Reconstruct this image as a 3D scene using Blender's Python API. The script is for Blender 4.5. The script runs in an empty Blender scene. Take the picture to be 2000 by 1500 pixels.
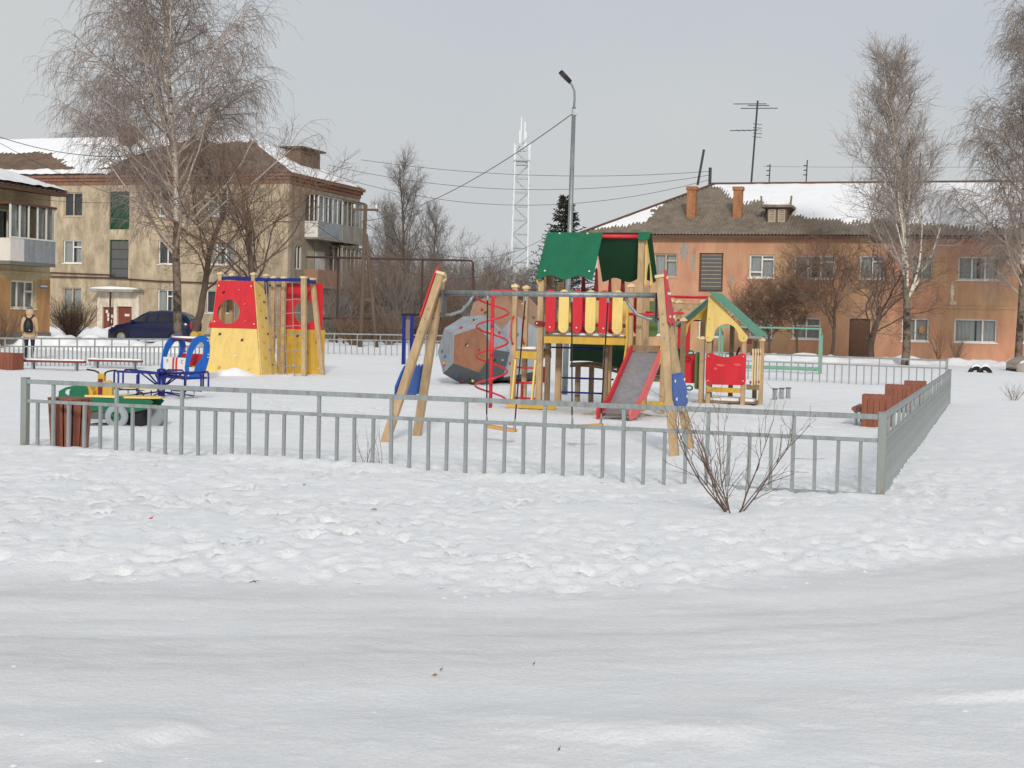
import bpy, math, random
import numpy as np
from math import sin, cos, pi, radians, sqrt
from mathutils import Vector, Matrix
from mathutils.geometry import tessellate_polygon

random.seed(7)
SC = bpy.context.scene
COL = SC.collection

# ------------------------------------------------------------------ camera
FPX, EYE, PITCH, ROLL = 2850.0, 1.69, radians(2.25), radians(1.4)
cam = bpy.data.cameras.new('camera'); camo = bpy.data.objects.new('camera', cam); COL.objects.link(camo)
cam.sensor_width = 36; cam.lens = 36*FPX/2000; cam.clip_end = 2000; cam.clip_start = .1
CM = Matrix.Rotation(pi/2-PITCH, 4, 'X') @ Matrix.Rotation(ROLL, 4, 'Z')
camo.matrix_world = Matrix.Translation((0, 0, EYE)) @ CM
SC.camera = camo

# ------------------------------------------------------------------ world, sun, exposure
SUN = Vector((.05, -.9, .42)).normalized()      # towards the sun: behind the camera, low winter sun through haze
w = bpy.data.worlds.new('World'); SC.world = w; w.use_nodes = True
nt = w.node_tree; nt.nodes.clear()
out = nt.nodes.new('ShaderNodeOutputWorld'); bg = nt.nodes.new('ShaderNodeBackground')
sky = nt.nodes.new('ShaderNodeTexSky'); sky.sky_type = 'NISHITA'; sky.sun_disc = False
sky.sun_elevation = math.asin(SUN.z); sky.sun_rotation = math.atan2(SUN.x, SUN.y)
sky.air_density = 1.5; sky.dust_density = 4
tc = nt.nodes.new('ShaderNodeTexCoord'); nz = nt.nodes.new('ShaderNodeTexNoise')
nz.inputs['Scale'].default_value = 1.6; nz.inputs['Detail'].default_value = 3; nz.inputs['Roughness'].default_value = .45
mp = nt.nodes.new('ShaderNodeMapping'); mp.inputs['Scale'].default_value = (1, 1, 2.2); mp.inputs['Location'].default_value = (.3, .1, .4)
rp = nt.nodes.new('ShaderNodeValToRGB')
rp.color_ramp.elements[0].position = .36; rp.color_ramp.elements[0].color = (.520, .560, .620, 1)
rp.color_ramp.elements[1].position = .62; rp.color_ramp.elements[1].color = (.595, .615, .625, 1)
sc10 = nt.nodes.new('ShaderNodeVectorMath'); sc10.operation = 'SCALE'; sc10.inputs['Scale'].default_value = 10.0
mx = nt.nodes.new('ShaderNodeMix'); mx.data_type = 'RGBA'; mx.inputs[0].default_value = .93    # thin even cloud over the sky
nt.links.new(tc.outputs['Generated'], mp.inputs[0]); nt.links.new(mp.outputs[0], nz.inputs[0]); nt.links.new(nz.outputs[0], rp.inputs[0])
nt.links.new(rp.outputs[0], sc10.inputs[0]); nt.links.new(sky.outputs[0], mx.inputs[6]); nt.links.new(sc10.outputs[0], mx.inputs[7])
nt.links.new(mx.outputs[2], bg.inputs[0]); bg.inputs[1].default_value = .1
nt.links.new(bg.outputs[0], out.inputs[0])
sl = bpy.data.lights.new('sun', 'SUN'); sl.energy = 2.0; sl.angle = radians(7); sl.color = (1, .955, .89)
so = bpy.data.objects.new('sun', sl); COL.objects.link(so); so.rotation_euler = SUN.to_track_quat('Z', 'Y').to_euler(); so.location = (0, -30, 30)
vs = SC.view_settings; vs.view_transform = 'Standard'; vs.look = 'None'; vs.gamma = 1; vs.use_curve_mapping = False; vs.exposure = 0.04

# ------------------------------------------------------------------ measuring helpers (pixel of the photograph + distance -> metres)
def pix(px, py, d):
    r = CM.to_3x3() @ Vector(((px-1000)/FPX, -(py-750)/FPX, -1)); r *= d/r.y
    return Vector((r.x, r.y, EYE+r.z))
def pixx(px, py, d): return pix(px, py, d).x
YAW = radians(-18.6)
DA = Vector((cos(YAW), sin(YAW), 0)); DB = Vector((-sin(YAW), cos(YAW), 0))
def sstep(a, b, x):
    t = np.clip((np.asarray(x, float)-a)/(b-a), 0, 1); return t*t*(3-2*t)
def gz(x, y): return float(.6*sstep(36, 72, y))

# ------------------------------------------------------------------ materials
def lin(c): return tuple(((v/255)/12.92 if v/255 <= .04045 else ((v/255+.055)/1.055)**2.4) for v in c)+(1,)
MAT = {}
def mat(name, rgb, rough=.6, var=.10, scale=6.0, bump=.0, bscale=40.0, metal=0.0, spec=.4, stretch=None, rgb2=None, thr=None, gain=1.0, grime=None, gscale=1.6, gst=(1.6, 1.6, .45)):
    m = bpy.data.materials.new(name); m.use_nodes = True; N = m.node_tree.nodes; Lk = m.node_tree.links
    b = N['Principled BSDF']; b.inputs['Roughness'].default_value = rough; b.inputs['Metallic'].default_value = metal
    b.inputs['Specular IOR Level'].default_value = spec
    c = [min(1, v*gain) for v in lin(rgb)[:3]]
    t = N.new('ShaderNodeTexCoord'); mpn = N.new('ShaderNodeMapping'); Lk.new(t.outputs['Object'], mpn.inputs[0])
    if stretch: mpn.inputs['Scale'].default_value = stretch
    n = N.new('ShaderNodeTexNoise'); n.inputs['Scale'].default_value = scale; n.inputs['Detail'].default_value = 6; n.inputs['Roughness'].default_value = .65
    Lk.new(mpn.outputs[0], n.inputs[0])
    r = N.new('ShaderNodeValToRGB'); e = r.color_ramp.elements
    if rgb2 is not None:
        e[0].position, e[1].position = thr or (.45, .6)
        e[0].color = (*c, 1); e[1].color = lin(rgb2)
    else:
        e[0].position, e[1].position = .25, .75
        e[0].color = (*[v*(1-var) for v in c], 1); e[1].color = (*[min(1, v*(1+var)) for v in c], 1)
    Lk.new(n.outputs[0], r.inputs[0]); colout = r.outputs[0]
    if grime is None: grime = .10
    if grime:
        gm = N.new('ShaderNodeMapping'); gm.inputs['Scale'].default_value = gst; gm.inputs['Location'].default_value = (3.1, 1.7, .6); Lk.new(t.outputs['Object'], gm.inputs[0])
        gn = N.new('ShaderNodeTexNoise'); gn.inputs['Scale'].default_value = gscale; gn.inputs['Detail'].default_value = 9; gn.inputs['Roughness'].default_value = .72; gn.inputs['Distortion'].default_value = .6; Lk.new(gm.outputs[0], gn.inputs[0])
        gr = N.new('ShaderNodeValToRGB'); gr.color_ramp.elements[0].position = .38; gr.color_ramp.elements[1].position = .58; q_ = 1-grime
        gr.color_ramp.elements[0].color = (q_, q_*.985, q_*.96, 1); gr.color_ramp.elements[1].color = (1, 1, 1, 1); Lk.new(gn.outputs[0], gr.inputs[0])
        mm = N.new('ShaderNodeMix'); mm.data_type = 'RGBA'; mm.blend_type = 'MULTIPLY'; mm.inputs[0].default_value = 1; Lk.new(colout, mm.inputs[6]); Lk.new(gr.outputs[0], mm.inputs[7]); colout = mm.outputs[2]
        Lk.new(gn.outputs[0], b.inputs['Roughness']) if False else None
    Lk.new(colout, b.inputs['Base Color'])
    if bump:
        n2 = N.new('ShaderNodeTexNoise'); n2.inputs['Scale'].default_value = bscale; n2.inputs['Detail'].default_value = 5
        Lk.new(mpn.outputs[0], n2.inputs[0]); bp = N.new('ShaderNodeBump'); bp.inputs['Strength'].default_value = bump; bp.inputs['Distance'].default_value = .02
        Lk.new(n2.outputs[0], bp.inputs['Height']); Lk.new(bp.outputs[0], b.inputs['Normal'])
    MAT[name] = m; return m
WG = (1, 1, .08)     # grain along z
mat('wood', (188, 160, 122), .65, .16, 9, .25, 30, stretch=WG, grime=0.26, gscale=4)
mat('wood_dark', (142, 120, 94), .7, .2, 9, .25, 30, stretch=WG, grime=0.26, gscale=4)
mat('wood_cap', (226, 203, 160), .6, .1)
mat('red', (206, 44, 54), .42, .06, 3, .05, grime=0.16, gscale=3)
mat('red_faded', (222, 98, 98), .45, .1)
mat('maroon', (120, 32, 38), .5, .1)
mat('yellow', (232, 202, 122), .5, .05, 4, .05, grime=0.14, gscale=2.5)
mat('amber', (206, 166, 66), .5, .08, 4, grime=0.18, gscale=3)
mat('green', (20, 104, 72), .5, .06, 4, grime=0.15, gscale=2)
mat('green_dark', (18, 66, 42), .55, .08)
mat('green_olive', (92, 118, 66), .55, .1)
mat('teal', (98, 150, 132), .6, .12)
mat('blue', (24, 98, 188), .42, .06, grime=0.15, gscale=3)
mat('navy', (22, 36, 120), .4, .1)
mat('black', (24, 24, 28), .55, .1)
mat('rope', (150, 140, 128), .9, .12)
mat('galv', (150, 158, 158), .45, .14, 14, .12, 60, metal=.55, grime=0.3, gscale=6)
mat('fence_paint', (146, 153, 153), .5, .10, 7, .12, 30, rgb2=(122, 96, 76), thr=(.66, .76), grime=0.3, gscale=5)
mat('fence_rust', (140, 146, 142), .55, .1, 5, .15, 20, rgb2=(130, 88, 58), thr=(.56, .68), stretch=(1, 1, .25))
mat('steel_bed', (146, 147, 152), .35, .10, 5, metal=.15, grime=0.18, gscale=3)
mat('slat_brown', (138, 80, 60), .55, .16, 12, .2, 30, stretch=WG, grime=0.25, gscale=4)
mat('slat_dark', (120, 48, 46), .6, .16, 12, .2)
mat('snow_cap', (242, 243, 246), .85, .02, 5, .5, 14, spec=.2, grime=0.03, gscale=4)
mat('panel_white', (226, 222, 216), .5, .05)
mat('panel_grey', (152, 158, 164), .7, .08, 5, .1, grime=0.22, gscale=2.5)
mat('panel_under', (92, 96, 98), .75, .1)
mat('panel_brown', (138, 92, 66), .65, .12, 5, .1, grime=0.22, gscale=3)
mat('panel_tan', (158, 124, 102), .65, .1)
mat('seat_wood', (206, 154, 88), .6, .14, 10)
mat('white_pl', (235, 232, 226), .5, .04)
mat('plaster_orange', (200, 148, 120), .9, .1, .35, .35, 9, rgb2=(196, 160, 122), thr=(.42, .62), grime=0.2, gscale=0.9)
mat('plaster_tan', (198, 180, 152), .92, .14, .9, .5, 7, rgb2=(170, 154, 132), thr=(.40, .66), grime=0.34, gscale=1.1)
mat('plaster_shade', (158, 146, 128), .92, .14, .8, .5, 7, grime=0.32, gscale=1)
mat('plaster_yellow', (196, 178, 140), .9, .07, .8, .2, 9, grime=0.22, gscale=0.9)
mat('plaster_ochre', (190, 146, 98), .9, .08, .9, .3, 9, grime=0.28, gscale=0.9)
mat('plaster_white', (222, 210, 192), .9, .12, 1.5, .35, 8, grime=0.3, gscale=1.4)
mat('plinth', (120, 118, 112), .9, .1)
mat('brick_red', (142, 104, 86), .9, .22, 6, .4, 12, stretch=(1, 1, 3), grime=0.3, gscale=2)
mat('brick_chim', (172, 120, 84), .9, .22, 5, .4, 12, stretch=(1, 1, 3), grime=0.3, gscale=3)
mat('slate', (136, 124, 110), .9, .22, 1.2, .3, 12, grime=0.35, gscale=1.5)
mat('slate_brown', (118, 98, 82), .9, .2, .8, .3, 10, grime=0.3, gscale=1)
mat('fascia', (100, 74, 60), .8, .15)
mat('win_white', (228, 226, 220), .5, .06)
mat('win_old', (186, 172, 150), .7, .14)
mat('curtain', (206, 204, 198), .9, .18, 5, stretch=(6, 1, .4))
mat('room', (78, 76, 74), .9, .2)
mat('louvre', (92, 92, 92), .6, .1)
mat('door_brown', (124, 66, 48), .7, .18, 4)
mat('bark_birch', (216, 206, 192), .8, .1, 3.2, .3, 14, rgb2=(52, 44, 40), thr=(.53, .60), stretch=(1.2, 1.2, 3.2))
mat('bark_birch_base', (122, 108, 94), .9, .1, 3, .5, 10, rgb2=(54, 46, 42), thr=(.45, .6))
mat('bark_dark', (98, 82, 72), .9, .2, 5, .4, 14)
mat('twig_birch', (152, 139, 132), .85, .2, 2)
mat('twig_brown', (130, 112, 98), .85, .2, 2)
mat('twig_grey', (128, 120, 114), .85, .2, 2)
mat('twig_red', (128, 104, 86), .8, .2, 20)
mat('twig_pale', (158, 146, 138), .85, .15, 2)
mat('limb_birch', (188, 172, 158), .85, .12, 2)
mat('twig_shrub', (104, 84, 72), .85, .2, 20)
mat('needles', (52, 52, 38), .9, .3, 1.5)
mat('car_blue', (14, 22, 62), .22, .04, 2, spec=.6, grime=0.05, gscale=3)
mat('car_grey', (168, 160, 150), .3, .06, 2, spec=.6)
mat('tyre', (34, 33, 33), .85, .1)
mat('rim', (160, 160, 162), .35, .1, metal=.6)
mat('pipe', (74, 52, 48), .7, .2)
mat('wire', (70, 70, 72), .7, .05)
mat('tower_metal', (222, 226, 230), .6, .06)
mat('concrete', (158, 152, 142), .9, .12, 2, .3, 10, grime=0.3, gscale=1.5)
mat('pole_wood', (104, 88, 74), .9, .18, 3, stretch=WG)
mat('jacket', (196, 168, 132), .85, .1, 6, .2, 20)
mat('trousers', (38, 32, 50), .85, .1)
mat('skin', (202, 156, 130), .6, .05)
mat('hat', (96, 106, 120), .9, .15)
mat('goal_green', (116, 164, 140), .5, .1)
mat('dish', (222, 220, 214), .5, .06)
mat('sign_blue', (60, 120, 180), .5, .05)
mat('leaf_brown', (160, 120, 70), .8, .2)
mat('mud_snow', (176, 168, 156), .9, .2, 6, .5, 20)
mat('wall_board', (128, 116, 102), .85, .18, 4, stretch=WG)
def glass(name, tint=(.35, .38, .4)):
    m = bpy.data.materials.new(name); m.use_nodes = True; N = m.node_tree.nodes; Lk = m.node_tree.links
    N.remove(N['Principled BSDF']); o = N['Material Output']
    tr = N.new('ShaderNodeBsdfTransparent'); tr.inputs[0].default_value = (*tint, 1)
    gl = N.new('ShaderNodeBsdfGlossy'); gl.inputs['Roughness'].default_value = .05; gl.inputs[0].default_value = (.75, .78, .8, 1)
    lw_ = N.new('ShaderNodeLayerWeight'); lw_.inputs[0].default_value = .5; pw = N.new('ShaderNodeMath'); pw.operation = 'POWER'; pw.inputs[1].default_value = 4.0
    fr = N.new('ShaderNodeMath'); fr.operation = 'MULTIPLY_ADD'; fr.inputs[1].default_value = .6; fr.inputs[2].default_value = .06; ms = N.new('ShaderNodeMixShader')
    Lk.new(lw_.outputs['Facing'], pw.inputs[0]); Lk.new(pw.outputs[0], fr.inputs[0]); Lk.new(fr.outputs[0], ms.inputs[0]); Lk.new(tr.outputs[0], ms.inputs[1]); Lk.new(gl.outputs[0], ms.inputs[2]); Lk.new(ms.outputs[0], o.inputs[0])
    MAT[name] = m
glass('glass', (.84, .86, .87)); glass('car_glass', (.5, .56, .56))

# ------------------------------------------------------------------ mesh builder
class MB:
    def __init__(s): s.V = []; s.F = []
    def add(s, vs, fs):
        o = len(s.V); s.V += [tuple(v) for v in vs]; s.F += [tuple(i+o for i in f) for f in fs]; return s
    def box(s, a, b):
        x0, y0, z0 = a; x1, y1, z1 = b
        return s.add([(x0,y0,z0),(x1,y0,z0),(x1,y1,z0),(x0,y1,z0),(x0,y0,z1),(x1,y0,z1),(x1,y1,z1),(x0,y1,z1)],
                     [(3,2,1,0),(4,5,6,7),(0,1,5,4),(1,2,6,5),(2,3,7,6),(3,0,4,7)])
    def bar(s, p, q, w, h=None, up=(0, 0, 1)):
        h = h or w; p = Vector(p); q = Vector(q); d = (q-p).normalized(); u = Vector(up)
        if abs(d.dot(u)) > .98: u = Vector((0, 1, 0))
        x = d.cross(u).normalized(); z = x.cross(d).normalized(); vs = []
        for c in (p, q):
            for sx, sz in ((-1,-1),(1,-1),(1,1),(-1,1)): vs.append(c+x*(sx*w/2)+z*(sz*h/2))
        return s.add(vs, [(3,2,1,0),(4,5,6,7),(0,1,5,4),(1,2,6,5),(2,3,7,6),(3,0,4,7)])
    def tube(s, pts, r, n=8, cap=True, closed=False):
        P = [Vector(p) for p in pts]; k = len(P); R = r if hasattr(r, '__len__') else [r]*k
        prev = None; vs = []
        for i in range(k):
            d = (P[(i+1) % k]-P[i-1]) if closed else (P[min(i+1, k-1)]-P[max(i-1, 0)])
            d.normalize()
            if prev is None:
                a = Vector((0, 0, 1)) if abs(d.z) < .9 else Vector((1, 0, 0)); x = d.cross(a).normalized()
            else: x = (prev-d*prev.dot(d)).normalized()
            prev = x; y = d.cross(x)
            for j in range(n):
                t = 2*pi*j/n; vs.append(P[i]+(x*cos(t)+y*sin(t))*R[i])
        fs = []
        for i in range(k if closed else k-1):
            i2 = (i+1) % k
            for j in range(n): fs.append((i*n+j, i*n+(j+1) % n, i2*n+(j+1) % n, i2*n+j))
        if cap and not closed: fs += [tuple(range(n))[::-1], tuple((k-1)*n+j for j in range(n))]
        return s.add(vs, fs)
    def plate(s, outer, t, fn, holes=()):
        loops = [list(outer)]+[list(h) for h in holes]; flat = [p for l in loops for p in l]; n = len(flat)
        tri = tessellate_polygon([[Vector((p[0], p[1], 0)) for p in l] for l in loops])
        vs = [fn(u, v, 0) for u, v in flat]+[fn(u, v, t) for u, v in flat]
        fs = [tuple(f) for f in tri]+[tuple(i+n for i in f[::-1]) for f in tri]; o = 0
        for l in loops:
            m = len(l)
            for i in range(m): fs.append((o+i, o+(i+1) % m, o+(i+1) % m+n, o+i+n))
            o += m
        return s.add(vs, fs)
    def lathe(s, prof, c=(0, 0, 0), n=16, ax='z'):
        vs = []; k = len(prof)
        for r, h in prof:
            for j in range(n):
                t = 2*pi*j/n; a, b = r*cos(t), r*sin(t)
                v = {'z': (a, b, h), 'y': (a, h, b), 'x': (h, a, b)}[ax]; vs.append((c[0]+v[0], c[1]+v[1], c[2]+v[2]))
        fs = [(i*n+j, i*n+(j+1) % n, (i+1)*n+(j+1) % n, (i+1)*n+j) for i in range(k-1) for j in range(n)]
        fs += [tuple(range(n))[::-1], tuple((k-1)*n+j for j in range(n))]
        return s.add(vs, fs)
    def mesh(s, name, m, smooth=False):
        me = bpy.data.meshes.new(name); me.from_pydata(s.V, [], s.F); me.update()
        import bmesh
        bm = bmesh.new(); bm.from_mesh(me); bmesh.ops.recalc_face_normals(bm, faces=bm.faces); bm.to_mesh(me); bm.free()
        me.materials.append(MAT[m])
        if smooth: me.polygons.foreach_set('use_smooth', [True]*len(me.polygons))
        return me
    def build(s, name, m, parent=None, smooth=False, bevel=0):
        o = bpy.data.objects.new(name, s.mesh(name, m, smooth)); COL.objects.link(o)
        if parent is not None: o.parent = parent
        if bevel:
            b = o.modifiers.new('bevel', 'BEVEL'); b.width = bevel; b.segments = 2; b.limit_method = 'ANGLE'
        return o
def np_mesh(name, V, Fq, m, parent=None, smooth=True):
    """V (n,3), Fq (m,4 or 3) numpy"""
    me = bpy.data.meshes.new(name); k = Fq.shape[1]
    me.vertices.add(len(V)); me.vertices.foreach_set('co', np.ascontiguousarray(V, dtype=np.float32).ravel())
    me.loops.add(Fq.size); me.loops.foreach_set('vertex_index', np.ascontiguousarray(Fq, dtype=np.int32).ravel())
    me.polygons.add(len(Fq)); me.polygons.foreach_set('loop_start', np.arange(0, Fq.size, k, dtype=np.int32))
    if smooth: me.polygons.foreach_set('use_smooth', np.ones(len(Fq), dtype=bool))
    me.materials.append(MAT[m]); me.update(); me.validate()
    o = bpy.data.objects.new(name, me); COL.objects.link(o)
    if parent is not None: o.parent = parent
    return o
def thing(name, label, cat, loc=(0, 0, 0), rz=0, group=None):
    o = bpy.data.objects.new(name, None); COL.objects.link(o); o.empty_display_size = .2
    o.location = loc; o.rotation_euler = (0, 0, rz); o['label'] = label; o['category'] = cat
    if group: o['group'] = group
    return o
def tag(o, label, cat, group=None, loc=None, rz=None):
    o['label'] = label; o['category'] = cat
    if group: o['group'] = group
    if loc is not None: o.location = loc
    if rz is not None: o.rotation_euler = (0, 0, rz)
    return o
def dup(o, parent=None, loc=None):
    c = o.copy(); COL.objects.link(c)
    if parent is not None: c.parent = parent
    if loc is not None: c.location = loc
    return c
def dup_tree(o, parent=None):
    c = o.copy(); COL.objects.link(c); c.parent = parent
    for ch in list(o.children): dup_tree(ch, c)
    return c
XZ = lambda y0: (lambda u, v, t: (u, y0+t, v))      # plate standing in local x-z
YZ = lambda x0: (lambda u, v, t: (x0+t, u, v))      # plate standing in local y-z
XY = lambda z0: (lambda u, v, t: (u, v, z0+t))
def rrect(x0, y0, x1, y1, r, n=5):
    P = []
    for cx, cy, a in ((x1-r, y0+r, -90), (x1-r, y1-r, 0), (x0+r, y1-r, 90), (x0+r, y0+r, 180)):
        for i in range(n+1):
            t = radians(a+90*i/n); P.append((cx+r*cos(t), cy+r*sin(t)))
    return P
def ring(cx, cy, rx, ry=None, n=20): return [(cx+rx*cos(2*pi*i/n), cy+(ry or rx)*sin(2*pi*i/n)) for i in range(n)]
def bolts(parent, pts, y0, r=.016, m='white_pl'):
    proto = None
    for u, v in pts:
        if proto is None:
            proto = MB().lathe([(r, 0), (r, -.012), (r*.5, -.02)], n=8, ax='y').build('bolt', m, parent); proto.location = (u, y0, v)
        else: dup(proto, parent, (u, y0, v))

# ------------------------------------------------------------------ noise for the snow
def vnoise(X, Y, s, seed):
    rng = np.random.default_rng(seed); n = 256; G = rng.random((n, n)).astype(np.float32)
    x = X/s; y = Y/s; xi = np.floor(x).astype(int); yi = np.floor(y).astype(int); fx = x-xi; fy = y-yi
    fx = fx*fx*(3-2*fx); fy = fy*fy*(3-2*fy); a = xi % n; b = (xi+1) % n; c = yi % n; d = (yi+1) % n
    return (G[a, c]*(1-fx)+G[b, c]*fx)*(1-fy)+(G[a, d]*(1-fx)+G[b, d]*fx)*fy-.5

# ------------------------------------------------------------------ ground: one sheet of snow
def coords(lo, hi, f0, f1, step, grow):
    c = list(np.arange(f0, f1+1e-6, step))
    x = f1
    while x < hi: x += max(step, grow*abs(x)); c.append(x)
    x = f0
    while x > lo: x -= max(step, grow*abs(x)); c.insert(0, x)
    return np.array(c)
gx = coords(-420, 420, -5, 5, .04, .0125)
gy = np.concatenate([np.linspace(-60, 3.2, 24), coords(3.3, 900, 3.3, 8.5, .028, .0058)[0:]])
GX, GY = np.meshgrid(gx, gy)
road_far = np.interp(GX, [-30, -3.2, 0, 1.5, 2.6, 4.0, 5.0, 9, 30], [9.55, 9.4, 9.3, 9.75, 10.4, 11.4, 12.2, 16, 34])
road_near = np.interp(GX, [-30, -2.5, 0, 1.0, 2.6, 4, 8, 30], [7.0, 7.0, 7.15, 7.4, 8.0, 9.0, 12.5, 30])
wob = .25*vnoise(GX, GY, 1.2, 3)+.12*vnoise(GX, GY, .4, 4)
far_m = sstep(-.35, .75, GY-road_far+wob*1.6)            # 1 beyond the road
near_m = sstep(.1, 1.3, road_near-GY+wob*2)            # 1 on the near verge
roadm = (1-far_m)*(1-near_m)
Z = .6*sstep(36, 72, GY)
Z = Z+.05*vnoise(GX, GY, 4.0, 1)+.03*vnoise(GX, GY, 1.6, 2)*far_m
Z = Z+far_m*.05*sstep(0, 1, GY-road_far)-.03
D = np.zeros_like(Z)
rng = np.random.default_rng(11)
def stamp(n, fx, lw, depth, rim):
    for i in range(n):
        x, y = fx()
        th = rng.uniform(0, pi); L = rng.uniform(*lw); W = L*rng.uniform(.42, .7); dp = rng.uniform(*depth); R = L*1.9
        i0, i1 = np.searchsorted(gx, (x-R, x+R)); j0, j1 = np.searchsorted(gy, (y-R, y+R))
        if i1-i0 < 3 or j1-j0 < 3: continue
        xx = GX[j0:j1, i0:i1]-x; yy = GY[j0:j1, i0:i1]-y
        u = (xx*cos(th)+yy*sin(th))/L; v = (-xx*sin(th)+yy*cos(th))/W; q = np.sqrt(u*u+v*v)
        D[j0:j1, i0:i1] += -dp*(1-sstep(.55, 1.0, q))+rim*dp*np.exp(-((q-1.18)/.22)**2)
stamp(7500, lambda: (rng.uniform(-7.5, 8), rng.uniform(9.0, 18.5)), (.06, .16), (.015, .05), .5)
stamp(1500, lambda: (rng.uniform(3.5, 16), rng.uniform(11, 40)), (.12, .2), (.02, .06), .5)
stamp(3600, lambda: (rng.uniform(-12, 10), rng.uniform(16, 42)), (.12, .2), (.015, .045), .5)
stamp(1600, lambda: (rng.uniform(-4, 4), rng.uniform(3.6, 7.4)), (.03, .10), (-.022, .02), .3)
D = .40*np.clip(D, -.10, .07)
def trail(x0, y0, x1, y1, dep=.05):
    L = math.hypot(x1-x0, y1-y0); n = int(L/.36); ux, uy = (x1-x0)/L, (y1-y0)/L
    for i in range(n):
        s_ = .09*(-1)**i+rng.normal(0, .03); x = x0+ux*i*.36-uy*s_+rng.normal(0, .05); y = y0+uy*i*.36+ux*s_+rng.normal(0, .05); R = .34
        i0, i1 = np.searchsorted(gx, (x-R, x+R)); j0, j1 = np.searchsorted(gy, (y-R, y+R))
        xx = GX[j0:j1, i0:i1]-x; yy = GY[j0:j1, i0:i1]-y; u = (xx*ux+yy*uy)/.16; v = (-xx*uy+yy*ux)/.065; q = np.sqrt(u*u+v*v)
        D[j0:j1, i0:i1] += -dep*(1-sstep(.6, 1.0, q))+.3*dep*np.exp(-((q-1.2)/.25)**2)
for t_ in ((-4.5, 10, -1.5, 17.2), (0.8, 9.8, -5.2, 15.5), (5.5, 12.8, 3.2, 20), (4.8, 12.5, 9.5, 26), (6.2, 14, 12, 34), (-2.8, 9.6, 1.0, 14.8), (-6, 20, -2, 30), (0, 18, 2.2, 27), (-3, 24, -8, 39), (3, 20, 6, 33), (-7, 12.5, 3, 14.2)): trail(*t_)
fdx, fdy = (3.84+6.14)/10.53, (15.06-18.4)/10.53; fs = -(GX+6.14)*fdy+(GY-18.4)*fdx; fa = (GX+6.14)*fdx+(GY-18.4)*fdy
D += .07*np.exp(-((fs+.10)/.28)**2)*np.clip(.55+1.1*vnoise(fa, fs, .8, 35), 0, 1)*((fa > -.5) & (fa < 11))
rough = .018*vnoise(GX, GY, .33, 5)+.012*vnoise(GX, GY, .15, 6)+.010*vnoise(GX, GY, .09, 7)+.007*vnoise(GX*.6, GY, .05, 27)
ridge = -.022*np.abs(vnoise(GX, GY, .5, 8))-.016*np.abs(vnoise(GX+3, GY, .24, 9))
near_lump = near_m*sstep(.05, .32, vnoise(GX, GY, .8, 12)+.25*vnoise(GX, GY, .25, 14)-.0008*GX*40)*.045
track = .007*np.sin((GY-road_near)*3.3+vnoise(GX, GY, 2.5, 15)*2)+.004*vnoise(GX*.3, GY, .16, 16)+.004*vnoise(GX*.6, GY, .07, 17)+.003*vnoise(GX, GY, .05, 28)+.010*vnoise(GX*.6, GY, .5, 29)
rs = GY-road_near+.25*vnoise(GX, GX*0, 3.0, 36); ruts = sum(np.exp(-((rs-c_)/.10)**2)*(.6+.8*vnoise(GX, GY, 1.1, 37+k_)) for k_, c_ in enumerate((.30, .52, .95, 1.45, 1.66, 2.1)))
Z = Z-(1-far_m)*.010*ruts+far_m*(D+rough+ridge*1.3)+near_m*(D*.7+rough*.22+near_lump)+(1-far_m)*track+roadm*.15*rough
calm = np.exp(-(((GX-2.2)/2.2)**2+((GY-13.3)/.9)**2))          # smoother drift round the shrub
Z = Z-far_m*calm*.55*(D+rough+ridge)+.05*calm
BASEZ = Z
dirt = roadm*(.19+.26*vnoise(GX*.25, GY, .45, 18)+.5*np.sin((GY-road_near)*3.3+vnoise(GX, GY, 2.5, 15)*2)*.14)+(1-far_m)*(.12+.2*vnoise(GX*.5, GY, .7, 21))
dirt += (1-far_m)*.16*np.clip(ruts, 0, 1.2)
dirt += .16*far_m*np.clip(vnoise(GX, GY, 2.2, 19), 0, 1)
dirt += np.exp(-(((GX-1.55)/1.0)**2+((GY-29.3)/.9)**2))*.9          # trodden dirty snow under the play tower
dirt = np.clip(dirt, 0, 1)
def ground_z(x, y):
    i = min(len(gx)-1, max(1, int(np.searchsorted(gx, x)))); j = min(len(gy)-1, max(1, int(np.searchsorted(gy, y))))
    return float(BASEZ[j, i])
ny, nx = GX.shape
idx = np.arange(nx*ny).reshape(ny, nx)
Fg = np.stack([idx[:-1, :-1], idx[:-1, 1:], idx[1:, 1:], idx[1:, :-1]], -1).reshape(-1, 4)
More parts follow.
